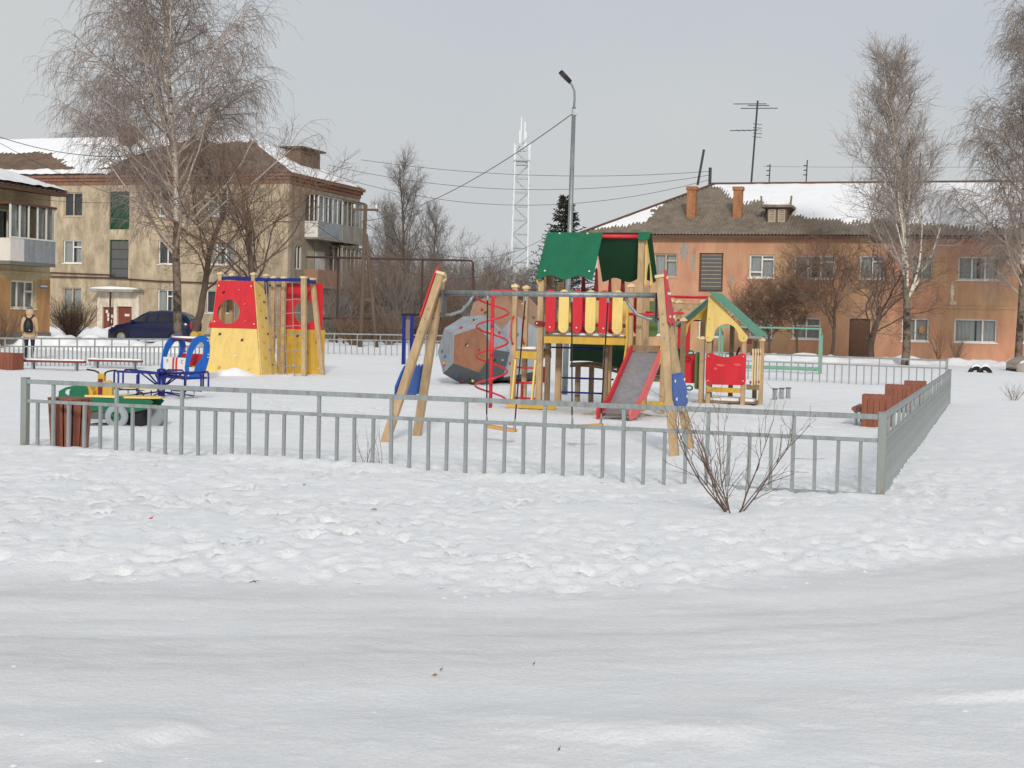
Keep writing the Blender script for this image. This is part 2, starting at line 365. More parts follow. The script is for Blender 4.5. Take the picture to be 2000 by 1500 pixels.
def snow_material():
    m = bpy.data.materials.new('snow'); m.use_nodes = True; N = m.node_tree.nodes; Lk = m.node_tree.links; b = N['Principled BSDF']
    b.inputs['Roughness'].default_value = .75; b.inputs['Specular IOR Level'].default_value = .25
    at = N.new('ShaderNodeAttribute'); at.attribute_name = 'dirt'
    tcn = N.new('ShaderNodeTexCoord'); n1 = N.new('ShaderNodeTexNoise'); n1.inputs['Scale'].default_value = 1.3; n1.inputs['Detail'].default_value = 8; n1.inputs['Roughness'].default_value = .7
    Lk.new(tcn.outputs['Object'], n1.inputs[0])
    r1 = N.new('ShaderNodeValToRGB'); r1.color_ramp.elements[0].position = .3; r1.color_ramp.elements[1].position = .7
    r1.color_ramp.elements[0].color = (.86, .875, .90, 1); r1.color_ramp.elements[1].color = (.93, .932, .935, 1); Lk.new(n1.outputs[0], r1.inputs[0])
    n2 = N.new('ShaderNodeTexNoise'); n2.inputs['Scale'].default_value = 7; n2.inputs['Detail'].default_value = 6
    mpn = N.new('ShaderNodeMapping'); mpn.inputs['Scale'].default_value = (.5, 1.5, 1); Lk.new(tcn.outputs['Object'], mpn.inputs[0]); Lk.new(mpn.outputs[0], n2.inputs[0])
    r2 = N.new('ShaderNodeValToRGB'); r2.color_ramp.elements[0].position = .3; r2.color_ramp.elements[1].position = .75
    r2.color_ramp.elements[0].color = (.50, .495, .475, 1); r2.color_ramp.elements[1].color = (.70, .705, .70, 1); Lk.new(n2.outputs[0], r2.inputs[0])
    mxn = N.new('ShaderNodeMix'); mxn.data_type = 'RGBA'; Lk.new(at.outputs['Fac'], mxn.inputs[0]); Lk.new(r1.outputs[0], mxn.inputs[6]); Lk.new(r2.outputs[0], mxn.inputs[7])
    n4 = N.new('ShaderNodeTexNoise'); n4.inputs['Scale'].default_value = 55; n4.inputs['Detail'].default_value = 6; n4.inputs['Roughness'].default_value = .8; Lk.new(tcn.outputs['Object'], n4.inputs[0])
    r4 = N.new('ShaderNodeValToRGB'); r4.color_ramp.elements[0].position = .32; r4.color_ramp.elements[1].position = .55; r4.color_ramp.elements[0].color = (.86, .855, .84, 1); r4.color_ramp.elements[1].color = (1, 1, 1, 1); Lk.new(n4.outputs[0], r4.inputs[0])
    mg = N.new('ShaderNodeMix'); mg.data_type = 'RGBA'; mg.blend_type = 'MULTIPLY'; mg.inputs[0].default_value = .8; Lk.new(mxn.outputs[2], mg.inputs[6]); Lk.new(r4.outputs[0], mg.inputs[7])
    Lk.new(mg.outputs[2], b.inputs['Base Color'])
    n3 = N.new('ShaderNodeTexNoise'); n3.inputs['Scale'].default_value = 26; n3.inputs['Detail'].default_value = 8; n3.inputs['Roughness'].default_value = .7; Lk.new(tcn.outputs['Object'], n3.inputs[0])
    bp = N.new('ShaderNodeBump'); bp.inputs['Strength'].default_value = .5; bp.inputs['Distance'].default_value = .035; Lk.new(n3.outputs[0], bp.inputs['Height']); Lk.new(bp.outputs[0], b.inputs['Normal'])
    MAT['snow'] = m
snow_material()
go = np_mesh('ground', np.stack([GX.ravel(), GY.ravel(), Z.ravel()], -1), Fg, 'snow'); go['kind'] = 'structure'
at = go.data.attributes.new('dirt', 'FLOAT', 'POINT'); at.data.foreach_set('value', dirt.ravel().astype(np.float32))

# ================================================================== buildings
def rect(x0, z0, x1, z1): return [(x0, z0), (x1, z0), (x1, z1), (x0, z1)]
def window(parent, x0, z0, x1, z1, cols=2, fm='win_white', vent=None, depth=.10, curtain=True, sill=True, fw=.075, y0=0):
    """a window in a wall whose outer face is local y=y0: frame, panes, curtain and sill"""
    f = MB(); h = []
    cw = (x1-x0-fw*(cols+1))/cols if isinstance(cols, int) else None
    xs = []
    if cw is None:
        tot = sum(cols); x = x0+fw
        for c in cols:
            wd = (x1-x0-fw*(len(cols)+1))*c/tot; xs.append((x, x+wd)); x += wd+fw
    else:
        xs = [(x0+fw+i*(cw+fw), x0+fw+i*(cw+fw)+cw) for i in range(cols)]
    cells = []
    for i, (a, b) in enumerate(xs):
        if vent and i in vent:
            zm = vent[i]*(z1-z0)+z0; cells += [(a, z0+fw, b, zm-fw/2), (a, zm+fw/2, b, z1-fw)]
        else: cells.append((a, z0+fw, b, z1-fw))
    f.plate(rect(x0, z0, x1, z1), .06, XZ(y0+depth), [rect(*c) for c in cells])
    fr = f.build('window', fm, parent)
    for c in cells:
        MB().box((c[0]-.01, y0+depth+.025, c[1]-.01), (c[2]+.01, y0+depth+.033, c[3]+.01)).build('pane', 'glass', fr)
    if sill: MB().box((x0-.06, y0-.05, z0-.05), (x1+.06, y0+depth, z0+.004)).build('sill', fm, fr)
    if curtain:
        cb = MB(); n = max(6, int((x1-x0)/.09)); gap = random.uniform(.0, .25)
        for i in range(n):
            xa = x0+(x1-x0)*i/n; xb = x0+(x1-x0)*(i+1)/n
            if abs((xa+xb)/2-(x0+x1)/2) < gap*(x1-x0)/2: continue
            ya = y0+depth+.14+.03*(i % 2); yb = y0+depth+.14+.03*((i+1) % 2)
            cb.add([(xa, ya, z0), (xb, yb, z0), (xb, yb, z1), (xa, ya, z1)], [(0, 1, 2, 3)])
        cb.build('curtain', 'curtain', fr)
    MB().box((x0-.1, y0+depth+.35, z0-.1), (x1+.1, y0+depth+.4, z1+.1)).build('room_backing', 'room', fr)
    return fr
def wall_with_holes(name, parent, L, H, holes, m, th=.3, z0=-.3, fn=XZ(0)):
    return MB().plate(rect(L[0], z0, L[1], H), th, fn, [rect(*h) for h in holes]).build(name, m, parent)
def slope(name, m, parent, P, umin, umax, tmax, du, nt_, amp, lam, course=0.0):
    """corrugated roof slope; P(u,t)->(x,y,z), unit normal n; tmax(u) upper end"""
    us = np.arange(umin, umax+1e-6, du); V = []; n = Vector(P(0, 0, 1))-Vector(P(0, 0, 0))
    for u in us:
        tm = tmax(u)
        for j in range(nt_+1):
            t = tm*j/nt_; hgt = amp*sin(2*pi*u/lam)+course*(1-(t*6) % 1.0)
            V.append(P(u, t, hgt))
    k = nt_+1; a = np.arange(len(us)-1)[:, None]*k+np.arange(nt_)[None, :]; a = a.ravel()
    F = np.stack([a, a+k, a+k+1, a+1], -1)
    return np_mesh(name, np.array(V), F, m, parent)
def snow_patch(parent, P, umin, umax, t0, t1, du, dt, mask, th=.09, seed=0, name='roof_snow'):
    us = np.arange(umin, umax, du); ts = np.arange(t0, t1, dt); U, T = np.meshgrid(us, ts)
    M = mask(U, T); hh = th*sstep(0, .35, M)*(1+.35*vnoise(U*3, T*20, 1.2, seed+5))-.02
    V = np.array([P(u, t, h) for u, t, h in zip(U.ravel(), T.ravel(), hh.ravel())])
    n = len(us); idx = np.arange(U.size).reshape(U.shape)
    F = np.stack([idx[:-1, :-1], idx[:-1, 1:], idx[1:, 1:], idx[1:, :-1]], -1).reshape(-1, 4)
    mk = M.ravel(); F = F[(mk[F] > 0).any(1)]
    return np_mesh(name, V, F, 'snow_cap', parent)
def chimney(parent, x, y, z0, z1, w_, m='brick_chim', d_=None):
    d_ = d_ or w_
    c = MB().box((x-w_/2, y-d_/2, z0), (x+w_/2, y+d_/2, z1)).build('chimney', m, parent)
    MB().box((x-w_/2-.05, y-d_/2-.05, z1-.02), (x+w_/2+.05, y+d_/2+.05, z1+.16)).build('chimney_cap', m, c)

# ---- two-storey orange house on the right
oh = thing('apartment_house', 'two storey orange plastered house with snowy corrugated roof behind the playground', 'building', (4.3, 76, 0), YAW)
WR = [(2.99, 4.43, 4.2, 5.62), (5.33, 3.7, 6.56, 5.66), (7.88, 4.44, 9.14, 5.6), (10.12, 4.42, 12.09, 5.58), (13.3, 4.44, 14.5, 5.59), (15.75, 4.45, 16.75, 5.59), (17.92, 4.46, 19.8, 5.58), (21.3, 4.46, 22.5, 5.58),
      (.6, 4.43, 1.8, 5.6), (7.97, 1.44, 9.14, 2.52), (10.12, 1.43, 11.5, 2.49), (12.9, .6, 13.9, 2.5), (15.4, 1.46, 16.67, 2.58), (17.84, 1.47, 19.8, 2.6), (20.75, 1.5, 22.4, 2.66), (2.99, 1.44, 4.2, 2.55), (5.4, 1.4, 6.5, 2.5)]
hw = wall_with_holes('wall', oh, (0, 28), 6.5, [(a, b, c, d) for a, b, c, d in WR], 'plaster_orange')
MB().box((-.001, .31, -.3), (.3, 13, 6.5)).box((27.7, .31, -.3), (28, 13, 6.5)).box((.31, 12.7, -.3), (27.69, 13, 6.5)).build('side_wall', 'plaster_orange', oh)
MB().box((-.04, -.05, 3.08), (28, .0-.002, 3.2)).build('string_course', 'plaster_orange', oh)
sty = [dict(cols=2, fm='win_old', vent={1: .7}), None, dict(cols=2, vent={1: .8, 0: .25}), dict(cols=3, vent={2: .72}), dict(cols=2, vent={1: .75}), dict(cols=2, fm='win_old'), dict(cols=3), dict(cols=2),
       dict(cols=2, fm='win_old'), dict(cols=2, vent={0: .6, 1: .6}), dict(cols=2, vent={0: .62, 1: .62}), None, dict(cols=2), dict(cols=[2.2, 1]), dict(cols=2), dict(cols=2), dict(cols=2)]
for (a, b, c, d), st in zip(WR, sty):
    if st: window(oh, a, b, c, d, **st)
# louvred stair window
lw = MB().plate(rect(5.33, 3.7, 6.56, 5.66), .06, XZ(.1), [rect(5.42, 3.78, 6.47, 5.58)]).build('stair_window', 'fascia', oh)
for i in range(9):
    z = 3.8+i*.198
    MB().box((5.43, .10, z), (6.46, .13, z+.17)).build('louvre', 'louvre', lw)
    MB().box((5.43, .092, z+.172), (6.46, .13, z+.196)).build('louvre_edge', 'win_old', lw)
d_ = MB().box((12.9, .12, .6), (13.9, .18, 2.5)).build('door', 'fascia', oh)
MB().lathe([(.03, 0), (.03, -.06)], (13.75, .12, 1.55), 8, 'y').build('handle', 'rim', d_)
# roof
RP = lambda u, t, h=0: (u, -.42+6.92*t-h*.42, 6.56+3.19*t+h*.907)
tmaxR = lambda u: max(.0005, min(1, (u+.96)/5.63))
rf = slope('roof', 'slate', oh, RP, -.96, 28.6, tmaxR, .03, 12, .028, .17, .02)
HP = lambda u, t, h=0: (-.96+5.63*t-h*.45, -.42+13.84*u if False else -.42+(13.84-13.84*t)*u+6.92*t, 6.56+3.19*t+h*.9)
slope('roof_hip', 'slate', oh, HP, 0, 1, lambda u: 1, .004, 8, .02, .012)
BPk = lambda u, t, h=0: (u, 13.42-6.92*t+h*.42, 6.56+3.19*t+h*.907)
slope('roof_back', 'slate', oh, BPk, -.96, 28.6, tmaxR, .25, 2, 0, 1)
MB().bar((-.98, -.44, 6.60), (4.67, 6.5, 9.80), .16, .09).build('hip_board', 'fascia', oh)
MB().bar((4.6, 6.5, 9.82), (28.6, 6.5, 9.82), .26, .10).build('ridge_board', 'fascia', oh)
MB().box((-.96, -.40, 6.38), (28.5, -.36, 6.535)).build('eaves_board', 'fascia', oh)
MB().box((-.9, -.355, 6.40), (28.4, .3, 6.44)).build('soffit', 'fascia', oh)
MB().box((-.9, .31, 6.40), (28.4, 13.3, 6.44)).build('attic_floor', 'fascia', oh)
tbR = lambda u: np.interp(u, [4.4, 5.2, 5.9, 6.7, 8.1, 9.0, 9.8, 11, 13, 14.5, 16, 19, 28], [1.05, .86, .74, .56, .60, .52, .30, .26, .20, .28, .14, .10, .10])
def mR(U, T):
    nz_ = .11*vnoise(U, T*6, .5, 31)+.06*vnoise(U*1.0, T*9, .17, 32)
    return np.minimum((T-tbR(U)+nz_)*4, np.minimum((1.0-T)*20, (np.minimum((U+.96)/5.63, 1)-T)*30))
snow_patch(oh, RP, 4.0, 28.5, .05, 1.0, .07, .011, mR, .10, 33)
def mL(U, T):
    nz_ = .06*vnoise(U, T*6, .35, 41)+.04*vnoise(U, T*6, .12, 42)
    return np.minimum(np.minimum((T-.07-.10*np.clip(U+.4, 0, 9)/1.6+nz_)*8, ((U+.96)/5.63-T-.012)*14), (2.35-U+nz_*12)*2)
snow_patch(oh, RP, -.9, 3.2, .03, .6, .04, .008, mL, .08, 43)
chimney(oh, 4.45, 2.0, 7.3, 9.05, .46); chimney(oh, 6.87, 2.0, 7.3, 9.02, .44)
dm = MB().box((8.5, 1.2, 7.1), (9.5, 3.0, 8.05)).build('dormer', 'slate_brown', oh)
for sx in (8.58, 9.06):
    MB().plate(rect(sx, 7.3, sx+.36, 7.95), .03, XZ(1.165), [rect(sx+.05, 7.36, sx+.31, 7.9)]).build('shutter_frame', 'win_old', dm)
    for i in range(6): MB().bar((sx+.04, 1.18, 7.40+i*.085), (sx+.32, 1.18, 7.40+i*.085), .012, .06).build('slat', 'win_old', dm)
MB().plate([(8.2, 8.05), (9.75, 8.05), (9.75, 8.17), (8.2, 8.17)], 2.2, XZ(.95)).build('dormer_roof', 'slate', dm)
MB().plate([(8.22, 8.172), (9.73, 8.172), (9.6, 8.32), (9.0, 8.36), (8.4, 8.31)], 2.1, XZ(1.0)).build('dormer_snow', 'snow_cap', dm, True)
for x in (8.25, 9.7): MB().bar((x, 1.0, 8.17), (x+(.04 if x > 9 else -.04), 1.0, 8.62), .09, .07).build('dormer_horn', 'slate', dm)
# bare patches where the plaster fell
def blob(name, parent, cx, cz, rx, rz, m, y0=-.006, n=22, sd=0):
    r_ = random.Random(sd); P = []
    for i in range(n):
        t = 2*pi*i/n; k = 1+r_.uniform(-.35, .25); P.append((cx+rx*k*cos(t), cz+rz*k*sin(t)))
    return MB().plate(P, .005, XZ(y0)).build(name, m, parent)
blob('bare_plaster', oh, 4.55, 5.75, .22, .5, 'concrete', sd=1); blob('bare_plaster', oh, 5.0, 5.2, .12, .5, 'concrete', sd=2)
blob('bare_plaster', oh, 7.0, 4.35, .12, .25, 'concrete', sd=3); blob('bare_plaster', oh, 17.7, 3.9, .09, .42, 'plaster_white', sd=4)
blob('bare_plaster', oh, 10.9, 3.55, .28, .3, 'concrete', sd=5); blob('bare_plaster', oh, 17.75, 3.35, .14, .12, 'plaster_white', sd=6)
for i in range(9):
    r_ = random.Random(50+i); blob('bare_plaster', oh, r_.uniform(3, 26), r_.uniform(1.0, 6), r_.uniform(.05, .18), r_.uniform(.06, .22), 'plaster_ochre', sd=60+i)

# ---- three-storey tan block on the left, behind the birch
tb = thing('apartment_block', 'three storey tan block with brick cornice and brown snowy roof behind tall birch', 'building', (-13.83, 89, 0), YAW)
WL = []
for zb, zt in ((8.07, 9.6), (5.07, 6.56), (2.07, 3.5)):
    WL += [(-16.1, zb, -14.7, zt), (-9.07, zb, -7.75, zt), (-5.6, zb, -3.6, zt), (-19.6, zb, -18.2, zt), (-23, zb, -21.4, zt)]
STW = [(-12.66, 7.24, -11.2, 9.64), (-12.62, 4.15, -11.23, 6.59)]
wall_with_holes('wall', tb, (-27, 0), 10.06, WL+STW, 'plaster_tan', .35)
for i, (a, b, c, d) in enumerate(WL):
    window(tb, a, b, c, d, cols=3 if (c-a) > 1.8 else 2, fm='win_white' if i % 5 in (2, 1) or i == 5 else 'win_old', vent={1: .7} if i % 2 else None, curtain=i % 3 != 0)
for i, (a, b, c, d) in enumerate(STW):
    f = MB().plate(rect(a, b, c, d), .06, XZ(.08), [rect(a+.08, b+.08, c-.08, d-.08)]).build('stair_window', 'green_dark', tb)
    MB().box((a+.07, .10, b+.07), (c-.07, .13, d-.07)).build('glazing', 'green_dark' if i == 0 else 'louvre', f)
    for k in range(1, 4): MB().box((a+.08, .085, b+(d-b)*k/4-.02), (c-.08, .10, b+(d-b)*k/4+.02)).build('glazing_bar', 'green_dark', f)
MB().box((-27, -.06, 10.06), (.06, 10.36, 10.3)).box((-27, -.16, 10.3), (.16, 10.46, 10.5)).box((-27, -.28, 10.5), (.28, 10.58, 10.66)).build('brick_cornice', 'brick_red', tb)
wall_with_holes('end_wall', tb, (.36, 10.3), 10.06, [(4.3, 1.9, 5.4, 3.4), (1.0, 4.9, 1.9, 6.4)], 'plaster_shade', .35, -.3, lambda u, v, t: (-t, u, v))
def end_window(y0, z0, y1, z1):
    f = MB().plate(rect(y0, z0, y1, z1), .06, lambda u, v, t: (-.1-t, u, v), [rect(y0+.07, z0+.07, (y0+y1)/2-.03, z1-.07), rect((y0+y1)/2+.03, z0+.07, y1-.07, z1-.07)]).build('window', 'win_white', tb)
    MB().box((-.14, y0+.05, z0+.05), (-.13, y1-.05, z1-.05)).build('pane', 'glass', f); MB().box((-.45, y0, z0), (-.4, y1, z1)).build('room_backing', 'room', f)
end_window(4.3, 1.9, 5.4, 3.4); end_window(1.0, 4.9, 1.9, 6.4)
def balcony(y0, y1, zf, mp, glazed, mfr='win_white', prx=.95, topz=2.6):
    b = MB().box((0, y0, zf-.12), (prx, y1, zf)).build('balcony', 'concrete', tb)
    MB().box((prx-.05, y0, zf+.002), (prx, y1, zf+1.0)).build('parapet', mp, b)
    MB().box((.0, y0, zf+.002), (prx-.052, y0+.05, zf+1.0)).build('parapet_side', 'panel_white' if glazed else mp, b)
    MB().box((.0, y1-.05, zf+.002), (prx-.052, y1, zf+1.0)).build('parapet_side', mp, b)
    if glazed:
        n = max(2, int((y1-y0)/.62)); st = (y1-y0)/n
        for i in range(n+1): MB().box((prx-.06, y0+i*st-.04, zf+1.0), (prx, y0+i*st+.04, zf+topz)).build('mullion', mfr, b)
        for i in range(n): MB().box((prx-.035, y0+i*st+.04, zf+1.02), (prx-.028, y0+(i+1)*st-.04, zf+topz-.06)).build('pane', 'glass', b)
        for i in range(n):
            if i % 4 != 2: MB().add([(prx-.16+.03*(j % 2), y0+(i+j/6)*st, zz_) for zz_ in (zf+1.0, zf+topz-.05) for j in range(7)], [(j, j+1, j+8, j+7) for j in range(6)]).build('curtain', 'curtain', b)
        MB().box((prx-.06, y0, zf+topz-.06), (prx+.005, y1, zf+topz+.02)).build('head_rail', mfr, b)
        MB().box((-.01, y0-.02, zf+topz+.021), (prx+.1, y1+.02, zf+topz+.08)).build('balcony_roof', 'slate', b)
        for xx in (.3, .62): MB().box((xx-.03, y0, zf+1.0), (xx+.03, y0+.05, zf+topz)).build('mullion', mfr, b)
        MB().box((.02, y0+.02, zf+1.02), (prx-.06, y0+.028, zf+topz-.02)).build('pane', 'glass', b)
    MB().box((-.3, y0+.5, zf), (.012, y0+1.35, zf+2.2)).build('balcony_door', 'win_old', b); MB().box((-.3, y0+1.5, zf+.8), (.014, y1-.5, zf+2.2)).build('balcony_window', 'curtain', b)
balcony(2.2, 5.6, 6.95, 'panel_grey', True); balcony(5.75, 8.9, 6.95, 'concrete', True, 'win_old')
balcony(2.2, 5.6, 3.95, 'panel_tan', False); balcony(5.75, 8.9, 3.95, 'concrete', True, 'win_old')
# roof of the block
LP = lambda u, t, h=0: (u, -.3+5.5*t-h*.5, 10.67+3.1*t+h*.87)
tmaxL = lambda u: max(.0005, min(1, (.3-u)/6.3))
slope('roof', 'slate_brown', tb, LP, -27, .3, tmaxL, .12, 8, .02, .36, .02)
EP = lambda u, t, h=0: (.3-6.3*t+h*.44, -.3+11*u*(1-t)+5.5*t, 10.67+3.1*t+h*.9)
slope('roof_hip', 'slate_brown', tb, EP, 0, 1, lambda u: 1, .01, 8, .015, .04)
LB = lambda u, t, h=0: (u, 10.7-5.5*t, 10.67+3.1*t)
slope('roof_back', 'slate_brown', tb, LB, -27, .3, tmaxL, .5, 2, 0, 1)
def mT(U, T):
    lo = np.interp(U, [-27, -19.5, -17.5, -15.5, -13.5, -12.5, -9.5, -8, -7, -6, -4], [.62, .58, .35, .12, .1, .45, .92, .8, .7, .78, .9])
    nz_ = .12*vnoise(U, T*6, .9, 51)+.08*vnoise(U, T*6, .3, 52)
    a = np.minimum((T-lo+nz_)*4, (1-T)*20)
    b = np.minimum(np.minimum((.16-T+nz_*.5)*6, (-12.3-U+nz_*6)), 1)
    return np.minimum(np.maximum(a, b), (np.minimum((.3-U)/6.3, 1)-T-.005)*30)
snow_patch(tb, LP, -27, .2, .0, 1.0, .13, .02, mT, .13, 53)
def mE(U, T): return np.minimum(np.minimum((.92-U)*20, (U-.02)*12)+.4*vnoise(U*9, T*6, .6, 61), np.minimum((T-.02)*20, (.98-T)*8))
snow_patch(tb, EP, .0, 1.0, .0, 1.0, .02, .02, mE, .13, 63)
chimney(tb, -13.9, 4.0, 12.3, 14.1, 1.15, 'brick_red', .8)
vb = MB().box((-2.6, 4.4, 11.4), (-1.5, 7.2, 12.75)).build('attic_vent', 'slate_brown', tb)
MB().box((-2.85, 4.1, 12.752), (-1.2, 7.5, 12.85)).build('attic_vent_roof', 'fascia', vb)
# entrance porch
pr = MB().plate([(-13.15, -.2), (-10.1, -.2), (-10.1, 3.25), (-13.15, 3.25)], .5, XZ(-.5), [rect(-12.75, .3, -11.93, 2.3), rect(-11.68, .3, -10.6, 2.36)]).build('porch', 'plaster_white', tb)
for x0, x1, zt in ((-12.75, -11.93, 2.3), (-11.68, -10.6, 2.36)):
    dd = MB().box((x0+.02, -.35, .3), (x1-.02, -.29, zt-.02)).build('door', 'door_brown', pr)
    MB().lathe([(.025, 0), (.025, -.07)], (x1-.15, -.351, 1.4), 8, 'y').build('handle', 'rim', dd)
rn = random.Random(3)
for k in range(7):
    x = -12.6+rn.random()*.5; z = 1.25+rn.random()*.8
    MB().box((x, -.356-.001*k, z), (x+.16, -.352-.001*k, z+.2)).build('paper_notice', 'panel_white', pr)
MB().box((-11.2, -.358, 1.75), (-10.85, -.352, 1.9)).build('door_plate', 'panel_white', pr)
MB().plate([(-13.35, 3.26), (-10.0, 3.26), (-10.0, 3.42), (-13.35, 3.42)], 1.3, XZ(-1.3)).build('porch_canopy', 'concrete', pr)
MB().plate([(-13.3, 3.425), (-10.05, 3.425), (-10.3, 3.55), (-11.7, 3.6), (-13.0, 3.53)], 1.2, XZ(-1.25)).build('canopy_snow', 'snow_cap', pr, True)
MB().bar((-11.7, -1.2, .2), (-11.7, -1.2, 3.26), .09).build('canopy_post', 'pipe', pr)
MB().tube([(-18, -.12, 4.2), (-12.4, -.12, 4.16), (-9, -.12, 4.0), (-.1, -.12, 3.85)], .05, 6).build('gas_pipe', 'pipe', tb)
MB().tube([(-17, -.1, 4.45), (-12.2, -.1, 4.35)], .04, 6).build('gas_pipe', 'pipe', tb)
MB().box((-27, -.05, -.3), (.05, -.002, .75)).build('plinth', 'plinth', tb)

# ---- yellow house at the left edge, its wall running away from the camera
yh = thing('yellow_house', 'pale yellow two storey house with glazed white balcony at the left edge', 'building', (-21.05, 60, 0), radians(71.4))
YF = XZ(0)
wall_with_holes('wall', yh, (-6, 3.2), 7.0, [(.62, 1.95, 2.24, 3.12), (-.2, 4.7, 1.2, 6.0), (-4, 1.95, -2.4, 3.12), (-4, 4.9, -2.4, 6.1)], 'plaster_yellow', .35)
MB().box((-6, -.012, .95), (3.21, -.002, 1.949)).box((-6, -.012, 1.949), (-4.08, -.002, 3.2)).box((-2.32, -.012, 1.949), (.54, -.002, 3.2)).box((2.32, -.012, 1.949), (3.21, -.002, 3.2)).build('lower_plaster', 'plaster_ochre', yh)
MB().box((-6, -.06, -.3), (3.25, -.013, .949)).build('plinth', 'plinth', yh)
MB().box((-6, -.05, 3.35), (3.25, -.004, 3.5)).build('string_course', 'plaster_yellow', yh)
MB().box((2.85, .36, -.3), (3.2, 9, 7.0)).box((-6, 8.65, -.3), (2.84, 9, 7.0)).build('side_wall', 'plaster_yellow', yh)
window(yh, .62, 1.95, 2.24, 3.12, cols=3, vent={2: .62}, depth=.14); window(yh, -4, 1.95, -2.4, 3.12, cols=2); window(yh, -4, 4.9, -2.4, 6.1, cols=2)
bl = MB().box((-.75, -1.0, 3.72), (2.2, -.013, 3.86)).build('balcony', 'plinth', yh)
for i in range(10):
    x = -.75+i*.295; MB().box((x+.004, -.99, 3.862), (x+.291, -.95, 4.78)).build('parapet_board', 'panel_white' if i < 3 else 'panel_grey', bl)
for x in (-.75, 2.16): MB().box((x, -.948, 3.862), (x+.04, -.013, 4.78)).build('parapet_side', 'panel_white', bl)
MB().box((-.77, -1.01, 4.782), (2.22, -.93, 4.85)).build('parapet_rail', 'win_white', bl)
for i in range(6):
    x = -.75+i*.58; MB().box((x, -.98, 4.852), (x+.07, -.92, 6.15)).build('mullion', 'win_white', bl)
    if i < 5: MB().box((x+.07, -.955, 4.86), (x+.58, -.947, 6.14)).build('pane', 'glass', bl)
    if i in (0, 1, 3, 4): MB().add([(x+.07+.085*j, -.84+.03*(j % 2), zz_) for zz_ in (4.8, 6.14) for j in range(7)], [(j, j+1, j+8, j+7) for j in range(6)]).build('curtain', 'curtain', bl)
MB().box((-.78, -1.02, 6.152), (2.24, -.013, 6.24)).build('balcony_head', 'fascia', bl)
window(yh, -.2, 4.7, 1.2, 6.0, cols=2)
YP = lambda u, t, h=0: (u, -.55+5*t-h*.3, 6.98+1.9*t+h*.95)
slope('roof', 'slate', yh, YP, -6.4, 3.75, lambda u: max(.001, min(1, (3.75-u)/5)), .1, 6, .02, .34)
YE = lambda u, t, h=0: (3.75-5*t, -.55+10*u*(1-t)+5*t, 6.98+1.9*t)
slope('roof_hip', 'slate', yh, YE, 0, 1, lambda u: 1, .02, 6, 0, 1)
def mY(U, T): return np.minimum(np.minimum((np.minimum((3.75-U)/5, 1)-T)*25, (T+.05)*8), 1)+.3*vnoise(U, T*5, .6, 71)
snow_patch(yh, YP, -6.4, 3.7, .0, 1.0, .1, .03, mY, .16, 73)
MB().box((-6.4, -.52, 6.80), (3.7, -.48, 6.955)).build('eaves_board', 'fascia', yh)
MB().box((-6.3, -.475, 6.82), (3.65, .0, 6.86)).build('soffit', 'fascia', yh)
sg = MB().box((2.5, -.03, 2.84), (3.02, -.0125, 2.99)).build('address_plate', 'sign_blue', yh)
MB().box((2.52, -.033, 2.89), (3.0, -.0302, 2.97)).build('plate_band', 'panel_white', sg)

# ---- low village houses behind the shrubs
def small_house(x, y, L, D, H, R, rz, wm, label):
    h = thing('village_house', label, 'house', (x, y, gz(x, y)), rz)
    MB().plate([(-L/2, -.2), (L/2, -.2), (L/2, H), (-L/2, H)], .2, XZ(-D/2), [rect(-L*.3, 1.0, -L*.3+.9, 2.0), rect(L*.1, 1.0, L*.1+.9, 2.0)]).build('wall', wm, h)
    for s_ in (-1, 1):
        MB().plate([(-D/2+.201, -.2), (D/2, -.2), (D/2, H), (0, H+R), (-D/2+.201, H)], .2, YZ(s_*L/2-(.2 if s_ > 0 else 0))).build('gable_wall', wm, h)
    for xx in (-L*.3, L*.1): window(h, xx, 1.0, xx+.9, 2.0, cols=2, y0=-D/2, curtain=False)
    for s_ in (-1, 1):
        a = Vector((0, s_*(D/2+.4), H-.25)); b_ = Vector((0, 0, H+R+.05))
        V = [(-L/2-.4, a.y, a.z), (L/2+.4, a.y, a.z), (L/2+.4, 0, b_.z), (-L/2-.4, 0, b_.z)]
        V2 = [(p[0], p[1], p[2]+.12) for p in V]; V3 = [(p[0], p[1], p[2]+.125) for p in V]; V4 = [(p[0]*.985, p[1]*.98, p[2]+.34) for p in V]
        Fb = [(3, 2, 1, 0), (4, 5, 6, 7), (0, 1, 5, 4), (1, 2, 6, 5), (2, 3, 7, 6), (3, 0, 4, 7)]
        r = MB().add(V+V2, Fb).build('roof', 'slate_brown', h); MB().add(V3+V4, Fb).build('roof_snow', 'snow_cap', r)
    chimney(h, L*.2, .5, H+R*.4, H+R+.7, .5, 'brick_red')
small_house(pixx(790, 600, 100), 100, 8, 6, 1.7, 1.0, radians(14), 'wall_board', 'low board shed with snowy roof among shrubs left of rock climber')
small_house(pixx(985, 600, 112), 112, 7, 6, 1.8, 1.1, radians(-30), 'plaster_white', 'pale low house with snowy roof far behind the spiral climber')
small_house(pixx(690, 600, 118), 118, 6, 6, 1.7, 1.0, radians(-12), 'wall_board', 'small board shed with snowy roof beside the tan block')

